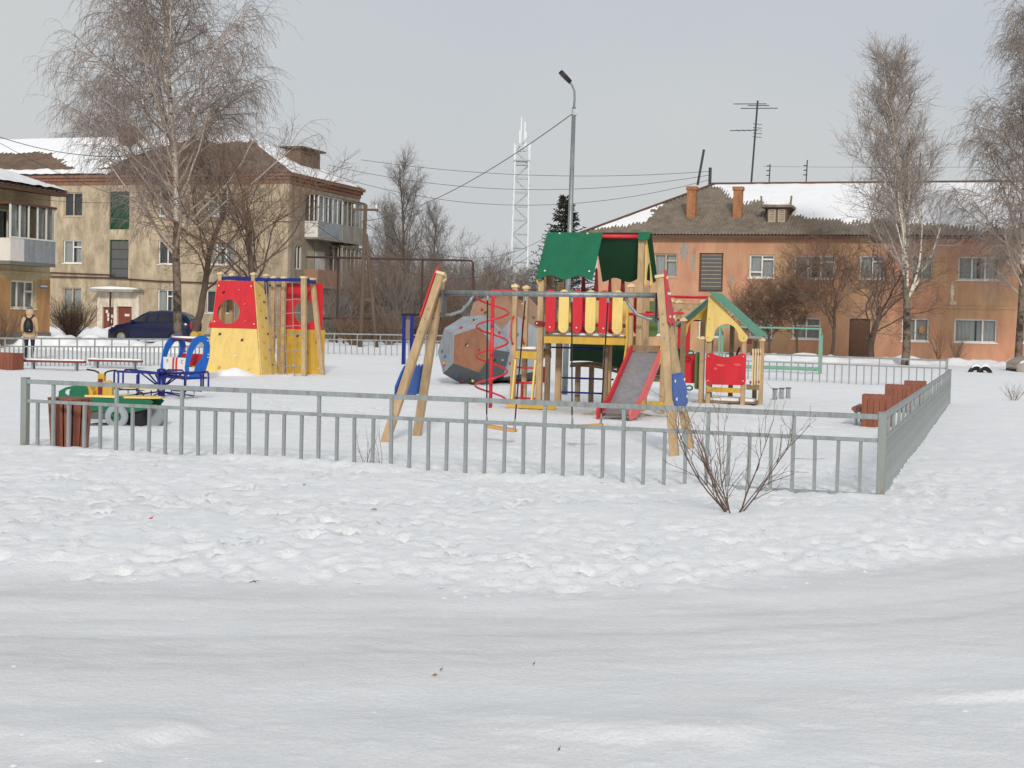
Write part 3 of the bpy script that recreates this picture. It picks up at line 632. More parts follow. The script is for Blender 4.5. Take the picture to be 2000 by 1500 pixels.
# ================================================================== fences
def fence(p0, p1, label, n, h=.9, hm=.635, pitch=None, tall0=2, first=None, end_posts=(1, 1), bottom=False, zoff=0, m='fence_paint', rust=(0, 0)):
    p0 = Vector((p0[0], p0[1], 0)); p1 = Vector((p1[0], p1[1], 0)); L = (p1-p0).length; a = math.atan2(p1.y-p0.y, p1.x-p0.x)
    z0, z1 = gz(p0.x, p0.y)+zoff, gz(p1.x, p1.y)+zoff; sl_ = (z1-z0)/L
    f = thing('metal_fence', label, 'fence', (p0.x, p0.y, z0), a)
    def rail(name, z, hh, ww, x0, x1): return MB().bar((x0, 0, z+sl_*x0), (x1, 0, z+sl_*x1), ww, hh).build(name, m, f, bevel=.004)
    rail('top_rail', h-.03, .055, .05, .04, L-.04); rail('mid_rail', hm-.02, .042, .038, .04, L-.04)
    if bottom: rail('bottom_rail', .035, .035, .036, L-1.6, L-.04)
    for i, x in enumerate((0, L)):
        if end_posts[i]:
            q = MB().box((-.042, -.042, -.35), (.042, .042, h+.015)).build('post', 'fence_rust' if rust[i] else m, f, bevel=.005); q.location = (x, 0, sl_*x)
            MB().box((-.046, -.046, h+.0155), (.046, .046, h+.022)).build('post_cap', m, q)
    pitch = pitch or L/n; first = first if first is not None else pitch
    sh = tl = None
    for i in range(n):
        x = first+i*pitch
        if x > L-.06: break
        if i % 4 == (tall0-1) % 4:
            if tl is None: tl = MB().box((-.019, -.019, -.3), (.019, .019, h-.058)).build('upright', m, f); o = tl
            else: o = dup(tl, f)
        else:
            if sh is None: sh = MB().box((-.0175, -.0175, -.3), (.0175, .0175, hm-.042)).build('bar', m, f); o = sh
            else: o = dup(sh, f)
        o.location = (x+random.uniform(-.004, .004), 0, sl_*x); o.rotation_euler = (random.uniform(-.012, .012), random.uniform(-.010, .010), 0)
    return f
FL, FR, FE = (-6.14, 18.4), (3.84, 15.06), (10.85, 36.2)
fence(FL, FR, 'near grey metal railing along the front of the playground, behind the bare shrub', 46, .88, .625, 10.53/45.78, 2, .19, (1, 1), True, rust=(1, 1))
fd = (Vector(FE)-Vector(FR)).normalized()
fence(Vector(FR)+fd*.06, FE, 'grey metal railing on the right, seen almost end on', 97, .88, .625, .2315, 3, .20, (0, 1))
bR = Vector((8.4, 47.5)); dA2 = Vector((DA.x, DA.y))
fence(bR-dA2*4.4, bR+dA2*5.5, 'far grey railing at the back right, in front of the orange house', 43, .88, .625, .2315, 2, .2)
fence((-17.6, 43.2), (-8.9, 48.6), 'grey railing at the back left, behind the two snowy benches', 74, .90, .64, .137, 2, .15)
fence((-10.5, 57.5), (-1.6, 59.5), 'farthest pale railing, behind the climbing tower and blue posts', 39, .86, .62, .2315, 3, .2)

# ================================================================== playground
def post(parent, x, y, z1, w_=.1, z0=-.3, m='wood', cap=True, name='post'):
    o = MB().box((x-w_/2, y-w_/2, z0), (x+w_/2, y+w_/2, z1)).build(name, m, parent, bevel=.008)
    if cap:
        e = w_/2+.018
        MB().add([(x-e, y-e, z1+.001), (x+e, y-e, z1+.001), (x+e, y+e, z1+.001), (x-e, y+e, z1+.001), (x-e, y-e, z1+.045), (x+e, y-e, z1+.045), (x+e, y+e, z1+.045), (x-e, y+e, z1+.045), (x, y, z1+.085)],
                 [(3, 2, 1, 0), (0, 1, 5, 4), (1, 2, 6, 5), (2, 3, 7, 6), (3, 0, 4, 7), (4, 5, 8), (5, 6, 8), (6, 7, 8), (7, 4, 8)]).build('post_cap', 'wood_cap', o)
    return o
def strip(parent, name, m, pts, w_, t, axis='y'):
    b = MB()
    for p, q in zip(pts[:-1], pts[1:]): b.bar(p, q, w_, t)
    return b.build(name, m, parent)

# ---- main play tower with green roof and slide
pt = thing('play_tower', 'wooden play tower with green half roof, red and yellow boards and slide', 'play tower', (.59, 29.97, 0), YAW)
D1 = 1.15
for (x, y, z) in ((-.62, .06, 2.5), (-.66, .92, 2.5), (1.86, 0, 2.54)): post(pt, x, y, z)
for (x, y, z) in ((-.04, .02, 2.66), (.03, D1, 2.66), (1.12, D1, 1.4), (1.90, D1, 2.62)): post(pt, x, y, z, .12, cap=False)
post(pt, 1.92, .52, 3.52, .12, cap=False)
post(pt, -.02, .52, 3.5, .1, m='wood_dark', cap=False); post(pt, 1.22, .55, 1.4, .1, m='wood_dark', cap=False)
# decks
for i in range(8): MB().box((.05, .03+i*.145, 1.512), (1.82, .165+i*.145, 1.55)).build('deck_plank', 'wood_dark', pt)
for i in range(6): MB().box((-.58, .08+i*.145, 1.192), (-.09, .215+i*.145, 1.23)).build('deck_plank', 'wood_dark', pt)
MB().box((.06, -.06, 1.37), (1.80, -.01, 1.51)).build('deck_beam', 'amber', pt, bevel=.006); MB().box((.06, D1+.05, 1.37), (1.80, D1+.1, 1.51)).build('deck_beam', 'amber', pt)
MB().box((-.56, -.02, 1.04), (-.1, .03, 1.19)).build('deck_beam', 'amber', pt, bevel=.006); MB().box((-.6, .97, 1.04), (-.1, 1.02, 1.19)).build('deck_beam', 'amber', pt)
MB().plate([(-.56, 1.231), (-.1, 1.231), (-.12, 1.27), (-.3, 1.285), (-.52, 1.265)], .75, XZ(.12)).build('deck_snow', 'snow_cap', pt, True)
MB().plate([(.1, 1.551), (1.75, 1.551), (1.7, 1.575), (.9, 1.59), (.15, 1.575)], .5, XZ(.05)).build('deck_snow', 'snow_cap', pt, True)
MB().box((-.68, -.16, .02), (.36, -.1, .14)).build('base_step', 'amber', pt, bevel=.006); MB().box((-.68, -.1, .142), (.36, .12, .17)).build('step_plank', 'wood_dark', pt)
MB().box((1.9, -.12, .25), (2.6, -.06, .39)).build('base_beam', 'amber', pt) if False else None
# red and yellow guard boards, front and back
def board(x, y, z0, z1, w_, m, t=.03):
    r = w_/2; P = [(x+r*cos(a), z0+r+r*sin(a)) for a in np.linspace(pi, 2*pi, 9)]+[(x+r*cos(a), z1-r+r*sin(a)) for a in np.linspace(0, pi, 9)]
    o = MB().plate(P, t, XZ(y)).build('guard_board', m, pt, bevel=.004)
    bolts(o, [(x, z0+.11)], y-.001); bolts(o, [(x, z1-.11)], y-.001); return o
for i in range(6): board(.195+i*.282, -.09, 1.59, 2.47, .215, 'red' if i % 2 == 0 else 'yellow')
for i in range(6): board(.30+i*.282, D1+.08, 1.59, 2.47, .19, 'red' if i % 2 else 'yellow')
for z in (1.76, 2.30):
    MB().box((.03, -.058, z-.04), (1.80, -.02, z+.04)).build('guard_rail', 'maroon', pt); MB().box((.1, D1+.11, z-.04), (1.84, D1+.15, z+.04)).build('guard_rail', 'maroon', pt)
ey = MB().plate(rrect(-.13, 1.72, .06, 1.82, .045), .02, XZ(-.11)).build('rail_end', 'maroon', pt); bolts(ey, [(-.08, 1.77)], -.111)
for x, z0 in ((.48, 2.47), (.76, 2.47), (1.06, 2.3), (1.34, 2.47)):
    MB().plate([(x-.05, z0), (x+.05, z0), (x+.02, z0+.45), (x, z0+.52), (x-.02, z0+.45)], .03, XZ(D1+.16)).build('picket', 'maroon', pt)
# roof: front slope over the left half, rear slope over the right half
RS = lambda sgn: (lambda u, v, t: (u, .52-sgn*(v*.62+t*.62), 3.66-v*.86+t*.55))
def wavy(u0, u1, v1, n=3):
    P = [(u0, 0), (u1, 0), (u1, v1)]; k = 24
    for i in range(1, k): P.append((u1+(u0-u1)*i/k, v1+.05*(cos(2*pi*n*i/k)-1)))
    return P+[(u0, v1)]
ra = MB().plate(wavy(-.10, 1.10, 1.16, 2), .022, RS(1)).build('roof_panel', 'green', pt, bevel=.003)
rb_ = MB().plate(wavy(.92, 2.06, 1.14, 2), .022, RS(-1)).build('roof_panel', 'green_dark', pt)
for u, v in ((.18, .05), (.78, .05), (.06, .98), (1.0, .98)):
    p = RS(1)(u, v, .03); MB().lathe([(.02, 0), (.02, .02), (.01, .03)], n=8).build('bolt', 'white_pl', ra).location = p
MB().tube([(-.06, .52, 3.60), (2.04, .52, 3.59)], .042, 10).build('ridge_bar', 'red', pt, True)
MB().plate([(0, 0), (.24, 0), (.24, .16), (.17, .2), (.04, .2), (0, .15)], .022, lambda u, v, t: (1.86+u, .50-v*.62-t*.6, 3.67-v*.86+t*.5)).build('roof_cap', 'green', pt)
# end gables: half boards with a small arch
def half_gable(x, s_, m):
    arc = [(.62+.17*cos(a), 2.98+.17*sin(a)*1.4) for a in np.linspace(0, pi, 10)]
    P = [(.05, 3.56), (.02, 2.58), (.14, 2.56), (.44, 2.75)]+[(.45+.0*i, z) for i, z in enumerate(())]
    P = [(.03, 3.58), (.03, 2.62), (.08, 2.56), (.13, 2.62)]+[(.13+.20*(1-cos(a)), 2.72+.36*sin(a)) for a in np.linspace(0, pi, 11)]+[(.54, 2.62), (.60, 2.56), (.66, 2.62), (.68, 2.70)]
    return MB().plate(P, .025, lambda u, v, t: (x+t, .52+s_*u, v)).build('gable_board', m, pt)
half_gable(1.99, 1, 'yellow'); half_gable(-.10, -1, 'yellow')
MB().plate([(.0, 0), (.02, 0), (.02, 1.1), (0, 1.1)], .12, lambda u, v, t: (1.99+t, .55+v*.60+u, 3.66-v*.86)).build('gable_edge', 'green_dark', pt)
# slide
SLX0, SLX1 = 1.92, 2.50
def slide_pt(t):   # (y,z) along the chute
    return np.interp(t, [0, .1, .72, .88, 1], [.02, -.12, -1.62, -2.0, -2.42]), np.interp(t, [0, .1, .72, .88, 1], [1.24, 1.17, .30, .16, .13])
ts = np.linspace(0, 1, 22); bd = MB()
for a, b_ in zip(ts[:-1], ts[1:]):
    y0, z0 = slide_pt(a); y1, z1 = slide_pt(b_)
    bd.add([(SLX0, y0, z0), (SLX1, y0, z0), (SLX1, y1, z1), (SLX0, y1, z1)], [(0, 1, 2, 3)])
bd.build('slide_bed', 'steel_bed', pt, True)
for x, m in ((SLX0-.045, 'red'), (SLX1, 'red_faded')):
    up = [(float(slide_pt(t)[0]), float(slide_pt(t)[1])+.17) for t in np.linspace(.03, .93, 16)]; dn = [(float(slide_pt(t)[0]), float(slide_pt(t)[1])-.10) for t in np.linspace(0, .97, 16)]
    P = up+[(-2.47, .26), (-2.52, .14), (-2.47, .02)]+dn[::-1]
    sd_ = MB().plate(P, .045, YZ(x)).build('slide_side', m, pt, bevel=.006)
    MB().plate(rrect(-1.72, .14, -1.5, .36, .09), .02, YZ(x-.022 if x < 2 else x+.047)).build('side_bracket', 'amber', sd_)
for x in (1.80, 2.52):
    P = [(-.12, 2.10), (.02, 2.12), (.04, 1.2), (-.04, 1.10), (-.20, 1.0), (-.30, 1.02), (-.20, 1.25), (-.12, 1.5), (-.17, 1.8)]
    MB().plate(P, .04, YZ(x)).build('slide_gate', 'amber', pt, bevel=.005)
MB().tube([(1.82, -.06, 2.0), (2.54, -.06, 2.0)], .025, 8).build('slide_bar', 'red', pt, True)
post(pt, 2.54, .06, 1.5, .1, m='wood', cap=False); MB().box((1.92, .0, 1.25), (2.49, .05, 1.38)).build('deck_beam', 'wood_dark', pt)
MB().box((2.5, -.95, .16), (3.05, -.88, .30)).build('base_beam', 'amber', pt); post(pt, 3.0, -.9, .32, .1, cap=False)
# handles, ladder rails and rungs on the lower deck
for x, y in ((-.62, -.0), (-.66, .86)):
    MB().tube([(x, y, 1.90), (x-.01, y-.05, 1.86), (x-.02, y-.085, 1.75), (x-.02, y-.085, 1.48), (x-.005, y-.05, 1.36), (x, y, 1.33)], .018, 8).build('grab_handle', 'red', pt, True)
for x in (-.54, -.11): MB().bar((x, -.02, 1.02), (x-.05, -.06, .17), .035, .1).build('ladder_stile', 'yellow', pt)
for z in (.85, .54, .22): MB().tube([(-.58, .06, z), (-.10, .02, z)], .02, 8).build('rung', 'red', pt, True)
MB().plate(rrect(-.36, .52, -.13, .86, .05), .03, XZ(.9)).build('low_panel', 'red', pt); MB().bar((-.5, .3, .55), (-.5, .3, .2), .03, .1).build('ladder_brace', 'red', pt)
for z in (.62, .31): MB().tube([(.0, 1.5, z), (1.15, 1.5, z)], .02, 8).build('rung', 'navy', pt, True)
MB().tube([(.02, .6, 1.28), (1.15, .6, 1.28)], .02, 6).build('rung', 'navy', pt, True)
# arched bridge behind, green sides
def arch(u): return .91-.2*min(u-.4, 1.15)**2
for yy in (1.75, 2.75):
    us = np.linspace(.1, 2.3, 18); P = [(u, arch(u)+.08) for u in us]+[(u, arch(u)+.66) for u in us[::-1]]
    MB().plate(P, .025, XZ(yy)).build('bridge_side', 'green_dark', pt)
    MB().plate([(u, arch(u)-.05) for u in us]+[(u, arch(u)+.01) for u in us[::-1]], .07, XZ(yy)).build('bridge_beam', 'wood_dark', pt)
for i in range(17):
    u = .14+i*.13; MB().box((u-.055, 1.83, arch(u)+.012), (u+.055, 2.74, arch(u)+.045)).build('bridge_plank', 'wood_dark', pt)
for (x, y) in ((.3, 1.7), (1.4, 1.7), (2.35, 1.7), (2.35, 2.8), (.3, 2.8)): post(pt, x, y, .95 if x < 2 else 1.9, .1, m='wood_dark', cap=x > 2)
MB().plate(rrect(1.80, 1.55, 2.06, 2.30, .09), .03, XZ(1.55)).build('info_panel', 'green_olive', pt)
MB().tube([(1.95, .9, 2.05), (2.75, .9, 2.05)], .025, 8).build('rail_bar', 'red', pt, True)

# ---- red spiral climber
sp = thing('spiral_climber', 'red spiral climbing pole at the left of the play tower', 'climber', Vector((.59, 29.97, 0))+DA*(-1.05)+DB*(-.1), YAW)
MB().tube([(0, 0, -.3), (0, 0, 2.45)], .038, 10).build('pole', 'red', sp, True)
hx = [(.33*cos(a), .33*sin(a), .12+2.2*(a)/(2*pi*3.62)) for a in np.linspace(0, 2*pi*3.62, 120)]
MB().tube(hx, .021, 8).build('spiral', 'red', sp, True)
MB().tube([(0, 0, 2.42), (.45, .12, 2.42)], .03, 8).build('arm', 'red', sp, True)

# ---- little play house on the right
ph = thing('play_house', 'small wooden play house with yellow gable and red counter board', 'play house', (4.41, 33.7, 0), YAW)
DH = 1.1
for (x, y, z) in ((-.04, 0, 1.5), (.12, .04, 1.52), (.93, 0, 1.54)): post(ph, x, y, z, .1, cap=x < 0)
post(ph, 1.25, .55, 1.5, .1); post(ph, 1.02, DH, 1.5, .1, m='wood_dark', cap=False); post(ph, .45, DH, 2.0, .1, m='wood_dark', cap=False); post(ph, -.05, DH, 1.6, .1, m='wood_dark', cap=False)
arcp = [(.52-.28*cos(a), 1.58+.29*sin(a)) for a in np.linspace(0, pi, 14)]
P = [(.09, 2.50), (.04, 1.55), (.07, 1.47), (.12, 1.45), (.19, 1.47), (.23, 1.54)]+arcp[0:]+[(.81, 1.54), (.85, 1.48), (.93, 1.46), (1.0, 1.50), (1.02, 1.60), (.17, 2.54)]
gb = MB().plate(P, .03, XZ(-.085)).build('gable_board', 'yellow', ph, bevel=.004)
bolts(gb, [(.13, 2.38), (.12, 1.98), (.11, 1.55), (.93, 1.56)], -.086, .014, 'amber')
rr = MB().plate([(-.24, 0), (DH+.2, 0), (DH+.2, 1.48), (-.24, 1.48)], .028, lambda u, v, t: (.13+v*.755+t*.65, u, 2.575-v*.655+t*.75)).build('roof_panel', 'teal', ph)
for i in range(9):
    u = -.2+i*.16; MB().plate([(u, 0), (u+.04, 0), (u+.04, 1.5), (u, 1.5)], .014, lambda u, v, t: (.152+v*.755+t*.65, u, 2.60-v*.655+t*.75)).build('roof_rib', 'teal', rr)
MB().plate([(.45, 0), (DH+.25, 0), (DH+.25, 1.2), (.45, 1.2)], .028, lambda u, v, t: (.12-v*.755-t*.65, u, 2.575-v*.655+t*.75)).build('roof_panel', 'teal', ph)
MB().plate([(.12, 2.5), (.09, 1.7), (-.02, 1.95)]+[(-.02-.26*(1-cos(a)), 1.7+.28*sin(a)) for a in np.linspace(.2, pi, 10)]+[(-.6, 1.5), (-.68, 1.75)], .03, XZ(.72)).build('gable_board', 'amber', ph)
cb = [(.07, 1.10), (.09, 1.17), (.16, 1.20)]+[(.22+.62*i/8, 1.19-.08*sin(pi*i/8)) for i in range(9)]+[(.90, 1.22), (.97, 1.19), (.99, 1.12), (1.0, .58), (.97, .51), (.90, .48), (.17, .47), (.10, .50), (.07, .57)]
co = MB().plate(cb, .03, XZ(-.09)).build('counter_board', 'red', ph, bevel=.004)
bolts(co, [(.13, 1.12), (.93, 1.14), (.13, .56), (.94, .58)], -.091, .014)
for (x, z, a, b_) in ((.42, .92, .10, .035), (.80, .95, .09, .02), (.30, .85, .04, .03)):
    blob('paint_chip', co, x, z, a, b_, 'red_faded', -.0935, 12, int(x*100))
MB().box((.12, -.09, .30), (.88, -.055, .41)).build('bench_board', 'amber', ph); MB().box((-.02, .06, .05), (1.2, .95, .1)).build('floor', 'wood_dark', ph)
MB().plate([(.02, .101), (1.15, .101), (1.1, .15), (.5, .18), (.08, .14)], .7, XZ(.1)).build('floor_snow', 'snow_cap', ph, True)
MB().box((.98, .05, 1.42), (1.03, .5, 1.54)).build('side_beam', 'maroon', ph); MB().box((1.0, .02, .38), (1.28, .09, .50)).build('side_beam', 'wood_dark', ph)
for i in range(4):
    y = -.02+i*.17; MB().box((1.12+.03*i, y, .48), (1.15+.03*i, y+.085, 1.32)).build('picket', 'wood_cap', ph)
for z in (.55, 1.2): MB().bar((1.10, -.05, z), (1.24, .62, z), .03, .06).build('picket_rail', 'maroon', ph)
lp = MB().plate(rrect(-.75, .46, -.14, 1.16, .06), .03, XZ(.62)).build('side_panel', 'red', ph)
MB().plate(rrect(-.80, 1.16, -.5, 1.95, .05), .03, XZ(.8)).build('side_panel', 'red', ph)
MB().plate(rrect(-.24, .34, -.1, 1.2, .04), .04, XZ(.2)).build('side_panel', 'green_olive', ph)
for zz in (1.18, .36):
    MB().tube([(-.38+.08*cos(a), .3, zz+.05*sin(a)) for a in np.linspace(0, 2*pi, 12)], .02, 6).build('wheel_toy', 'green', ph, True)
MB().tube([(.66, .5, 1.12), (.74, .5, 1.34)], .025, 6).build('lever', 'black', ph)
MB().tube([(.5+.10*cos(a), .5, 1.14+.05*sin(a)) for a in np.linspace(0, 2*pi, 14)], .008, 5).build('steering_wheel', 'black', ph)
# ---- monkey bars behind the house
mk = thing('monkey_bars', 'wooden monkey bars with orange top rail behind the play house', 'climbing frame', Vector((4.41, 33.7, 0))+DB*1.6+DA*(-1.15), YAW)
for x in (0, .8):
    for y in (0, .9): post(mk, x, y, 2.38, .12)
for y in (0, .9):
    MB().tube([(-.12, y, 2.52), (.9, y, 2.52)], .025, 8).build('top_rail', 'red', mk, True); MB().box((-.12, y-.03, 2.22), (.9, y+.03, 2.33)).build('side_beam', 'wood', mk)
for i in range(4): MB().tube([(.1+i*.2, .03, 2.28), (.1+i*.2, .87, 2.28)], .018, 6).build('rung', 'maroon', mk, True)
for z in (1.95,): MB().tube([(0, 0, z), (.8, 0, z)], .02, 6).build('rung', 'maroon', mk, True)

# ---- swing in front
SW = radians(-15)
sw = thing('swing', 'wooden A-frame swing with grey top bar and two rope seats', 'swing', (-1.55, 21.3, 0), SW)
for side, (xf, xt) in enumerate(((-.05, .50), (4.08, 3.71))):
    for y in (-.70, .70):
        d = Vector((xt-xf, -y*.97, 2.40)); foot = Vector((xf, y, 0))-d*.09
        top = Vector((xf, y, 0))+d*(1.0 if y < 0 else .97)
        lg = MB().bar(foot, top, .115, .115, (0, 1, 0)).build('leg', 'wood', sw, bevel=.01)
        dn = d.normalized(); MB().bar(top+dn*.002, top+dn*.05, .14, .14, (0, 1, 0)).build('leg_cap', 'wood_cap', lg, bevel=.01)
        rr_ = random.Random(side*7+int(y*10)); nr = -1 if y < 0 else 1
        for k in (.80, .74, .66): 
            p = Vector((xf, y, 0))+d*k+Vector((0, -.064, 0)); MB().lathe([(.013, 0), (.013, -.012)], p, 8, 'y').build('bolt', 'galv', lg)
    sg_ = -1 if side == 0 else 1
    def AF(u, v, t, xf=xf, xt=xt, sg_=sg_): return (xf+(xt-xf)*v/2.4+sg_*(.065+t), u, v)
    k = lambda z: .70*(1-z/2.4*.97)
    zz = [(-k(.62)-.02, .66), (-k(.62)-.10, .8), (-k(1.05)-.12, 1.0), (-k(1.05)-.04, 1.09)]+[(-.36+.72*i/10, 1.08+.025*(-1)**i) for i in range(11)]+[(k(1.05)+.04, 1.09), (k(1.05)+.12, 1.0), (k(.62)+.10, .8), (k(.62)+.02, .66), (.2, .62), (-.2, .62)]
    bp = MB().plate(zz, .02, AF).build('brace_panel', 'blue', sw, bevel=.003)
    for u, v in ((-k(.95), 1.0), (k(.95), 1.0), (-k(.75), .76), (k(.75), .76)):
        MB().lathe([(.022, 0), (.022, sg_*.015)], AF(u, v, .021), 8, 'x').build('bolt', 'white_pl', bp)
    zr = [(-k(1.8)-.10, 1.80), (-k(1.85), 1.76), (0, 1.80), (k(1.85), 1.76), (k(1.8)+.10, 1.80), (k(2.2)+.08, 2.25), (.07, 2.50), (0, 2.54), (-.07, 2.50), (-k(2.2)-.08, 2.25)]
    rp_ = MB().plate(zr, .02, AF).build('brace_panel', 'red', sw, bevel=.003)
    for u, v in ((-k(1.9), 1.88), (k(1.9), 1.88), (-k(2.25), 2.2), (k(2.25), 2.2), (0, 2.42)):
        MB().lathe([(.02, 0), (.02, sg_*.015)], AF(u, v, .021), 8, 'x').build('bolt', 'white_pl', rp_)
    xb = xt+(.06 if side == 0 else -.06)
    pl_ = MB().box((xb-.008, -.10, 1.80), (xb+.008, .10, 2.2)).build('gusset_plate', 'louvre', sw)
MB().tube([(.42, 0, 2.155), (3.78, 0, 2.175)], .038, 12).build('top_bar', 'galv', sw, True)
for x0, x1 in ((.50, 1.0), (3.72, 3.22)):
    MB().tube([(x1, 0, 2.13), (x1+(x0-x1)*.12, 0, 2.03), (x1+(x0-x1)*.35, 0, 1.90), (x1+(x0-x1)*.65, 0, 1.845), (x0, 0, 1.835)], .024, 8).build('corner_brace', 'galv', sw, True)
def swing_seat(xa, xb, za, zb, dx):
    P = MB(); vs = [(-.23, -.09), (.23, -.09), (.23, .09), (-.23, .09)]
    cx = (xa+xb)/2+dx; k_ = (zb-za)/.41
    P.add([(cx+u, v, (za+zb)/2+u*k_+h) for h in (0, .045) for u, v in vs], [(3, 2, 1, 0), (4, 5, 6, 7), (0, 1, 5, 4), (1, 2, 6, 5), (2, 3, 7, 6), (3, 0, 4, 7)])
    root = P.build('seat', 'seat_wood', sw, bevel=.015)
    for x, z, s_ in ((xa, za, -1), (xb, zb, 1)):
        bx = (xa+xb)/2+dx+s_*.205
        MB().tube([(x, 0, 2.13), (x, 0, 2.06)], .022, 8).build('hanger', 'galv', root)
        MB().tube([(x, 0, 2.07), (x+(bx-x)*.9, -.01, z+.19)], .011, 6).build('rope', 'black', root)
        for y in (-.06, .06): MB().tube([(x+(bx-x)*.9, -.01, z+.19), (bx, y, z+.03)], .008, 6).build('seat_chain', 'galv', root)
swing_seat(1.21, 1.77, .23, .18, -.04)
swing_seat(2.45, 2.97, .27, .31, .0)

# ---- rock climber made of facets
def facet_rock(root, c, R, sx, sz, rot, cols, zclip):
    g = (1+5**.5)/2; V = []
    for s1 in (-1, 1):
        for s2 in (-1, 1):
            V += [(0, s1*g, s2), (s1*g, s2, 0), (s1, 0, s2*g)]
    fn = [Vector(v).normalized() for v in V]           # face normals of a dodecahedron
    vv = []
    for s1 in (-1, 1):
        for s2 in (-1, 1):
            for s3 in (-1, 1): vv.append((s1, s2, s3))
            vv += [(0, s1/g, s2*g), (s1/g, s2*g, 0), (s1*g, 0, s2/g)]
    vv = [Vector(v).normalized() for v in vv]; Rm = (rot if isinstance(rot, Matrix) else rot.to_matrix())
    for i, n in enumerate(fn):
        mx_ = max(v.dot(n) for v in vv); P = [v for v in vv if v.dot(n) > mx_-1e-3]
        a = n.orthogonal().normalized(); b = n.cross(a); P.sort(key=lambda v: math.atan2(v.dot(b), v.dot(a)))
        W = []
        for v in P:
            q = Rm @ v; W.append(Vector((c[0]+q.x*R*sx, c[1]+q.y*R*sx, max(zclip, c[2]+q.z*R*sz))))
        cen = sum(W, Vector())/len(W); nn = (Rm @ n)
        nn = Vector((nn.x/sx, nn.y/sx, nn.z/sz)).normalized()
        if max(p.z for p in W)-min(p.z for p in W) < .02: continue
        W1 = [cen+(p-cen)*.985 for p in W]; W0 = [p-nn*.03 for p in W]; k = len(W)
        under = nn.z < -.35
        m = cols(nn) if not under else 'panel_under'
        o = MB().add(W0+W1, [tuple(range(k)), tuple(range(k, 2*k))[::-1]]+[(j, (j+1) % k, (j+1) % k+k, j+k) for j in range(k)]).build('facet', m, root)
        rh = random.Random(i*13+int(R*100)); 
        for hcol in rh.sample(['blue', 'green_olive', 'yellow', 'red', 'panel_grey', 'amber', 'green_dark'], 4):
            t1 = rh.uniform(.25, .6); p = cen+(W[rh.randrange(k)]-cen)*t1
            hb = MB(); a_ = nn.orthogonal().normalized(); b2 = nn.cross(a_); rr2 = rh.uniform(.035, .06)
            ringp = [p+(a_*cos(2*pi*j/8)*rr2*1.1+b2*sin(2*pi*j/8)*rr2*.8) for j in range(8)]
            ring2 = [p+nn*.05+(a_*cos(2*pi*j/8)*rr2*.6+b2*sin(2*pi*j/8)*rr2*.45) for j in range(8)]
            hb.add(ringp+ring2, [tuple(range(8)), tuple(range(8, 16))[::-1]]+[(j, (j+1) % 8, (j+1) % 8+8, j+8) for j in range(8)]).build('climbing_hold', hcol, o, True)
from mathutils import Euler
SPIN = 54
def face_to(target, spin):
    g_ = (1+5**.5)/2; n0 = Vector((0, -g_, 1)).normalized(); t_ = Vector(target).normalized()
    return Matrix.Rotation(spin, 3, t_) @ n0.rotation_difference(t_).to_matrix()
rk = thing('rock_climber', 'faceted grey and brown rock climber behind the left swing leg', 'climber', (-1.15, 41.3, 0))
facet_rock(rk, (.05, -.35, .95), 1.10, .95, 1.0, face_to((-.02, -1, .10), radians(SPIN)), lambda n: 'panel_brown' if n.y < -.93 else 'panel_grey', .03)
facet_rock(rk, (.95, 1.1, 1.25), 1.5, .92, 1.06, Euler((radians(-24), radians(26), radians(22))), lambda n: ('panel_tan' if (n.y < -.2 and n.z > .1) else 'panel_grey'), .03)
MB().box((.4, .4, 2.66), (1.5, 1.8, 2.74)).build('top_board', 'maroon', rk)
# ---- climbing tower on the left: red and yellow sloped boards, rope net
ct = thing('climbing_tower', 'red and yellow climbing wall with round window and rope net', 'climbing wall', (-7.3, 43.2, gz(-7.3, 43.2)-.03), YAW)
TZ = 2.83
def CF(u, v, t):      # front sheet, narrowing and leaning back with height
    k = v/TZ; xl = -2.0+.10*k; xr = -.17-.52*k; return (xl+(xr-xl)*u, .42*k-t, v)
def quadP(u0, v0, u1, v1, n=6): return [(u0+(u1-u0)*i/n, v0) for i in range(n)]+[(u1, v0+(v1-v0)*i/n) for i in range(n)]+[(u1+(u0-u1)*i/n, v1) for i in range(n)]+[(u0, v1+(v0-v1)*i/n) for i in range(n)]
fy = MB().plate(quadP(0, -.2, 1, 1.40), .03, CF).build('front_board', 'yellow', ct)
frd = MB().plate(quadP(0, 1.405, 1, TZ), .03, CF, [ring(.36, 1.90, .27, .37, 24)]).build('front_board', 'red', ct)
MB().plate([(.0, 1.40), (.09, 1.40), (.09, 1.55), (.02, 1.62)], .03, lambda u, v, t: (CF(0, v, 0)[0]-.11+u, CF(0, v, 0)[1]-t, v)).build('corner_flap', 'red', ct)
def CS(u, v, t):
    k = v/TZ; return (-.17-.52*k+t, .42*k+(1.05-.42*k*1.25)*u, v)
sdb = MB().plate(quadP(.02, -.2, 1, TZ), .03, CS).build('side_board', 'yellow', ct)
MB().plate(quadP(.02, -.2, 1, TZ), .03, lambda u, v, t: (-2.0+.10*v/TZ-t, .42*v/TZ+(1.05-.42*v/TZ*1.25)*u, v)).build('side_board', 'yellow', ct)
def hold(parent, p, n, m, r=.05):
    n = Vector(n).normalized(); a = n.orthogonal().normalized(); b = n.cross(a); p = Vector(p); N_ = 8
    A = [p+(a*cos(2*pi*j/N_)+b*sin(2*pi*j/N_)*.75)*r for j in range(N_)]; B_ = [p+n*.05+(a*cos(2*pi*j/N_)+b*sin(2*pi*j/N_)*.75)*r*.6 for j in range(N_)]
    MB().add(A+B_, [tuple(range(N_)), tuple(range(N_, 2*N_))[::-1]]+[(j, (j+1) % N_, (j+1) % N_+N_, j+N_) for j in range(N_)]).build('climbing_hold', m, parent, True)
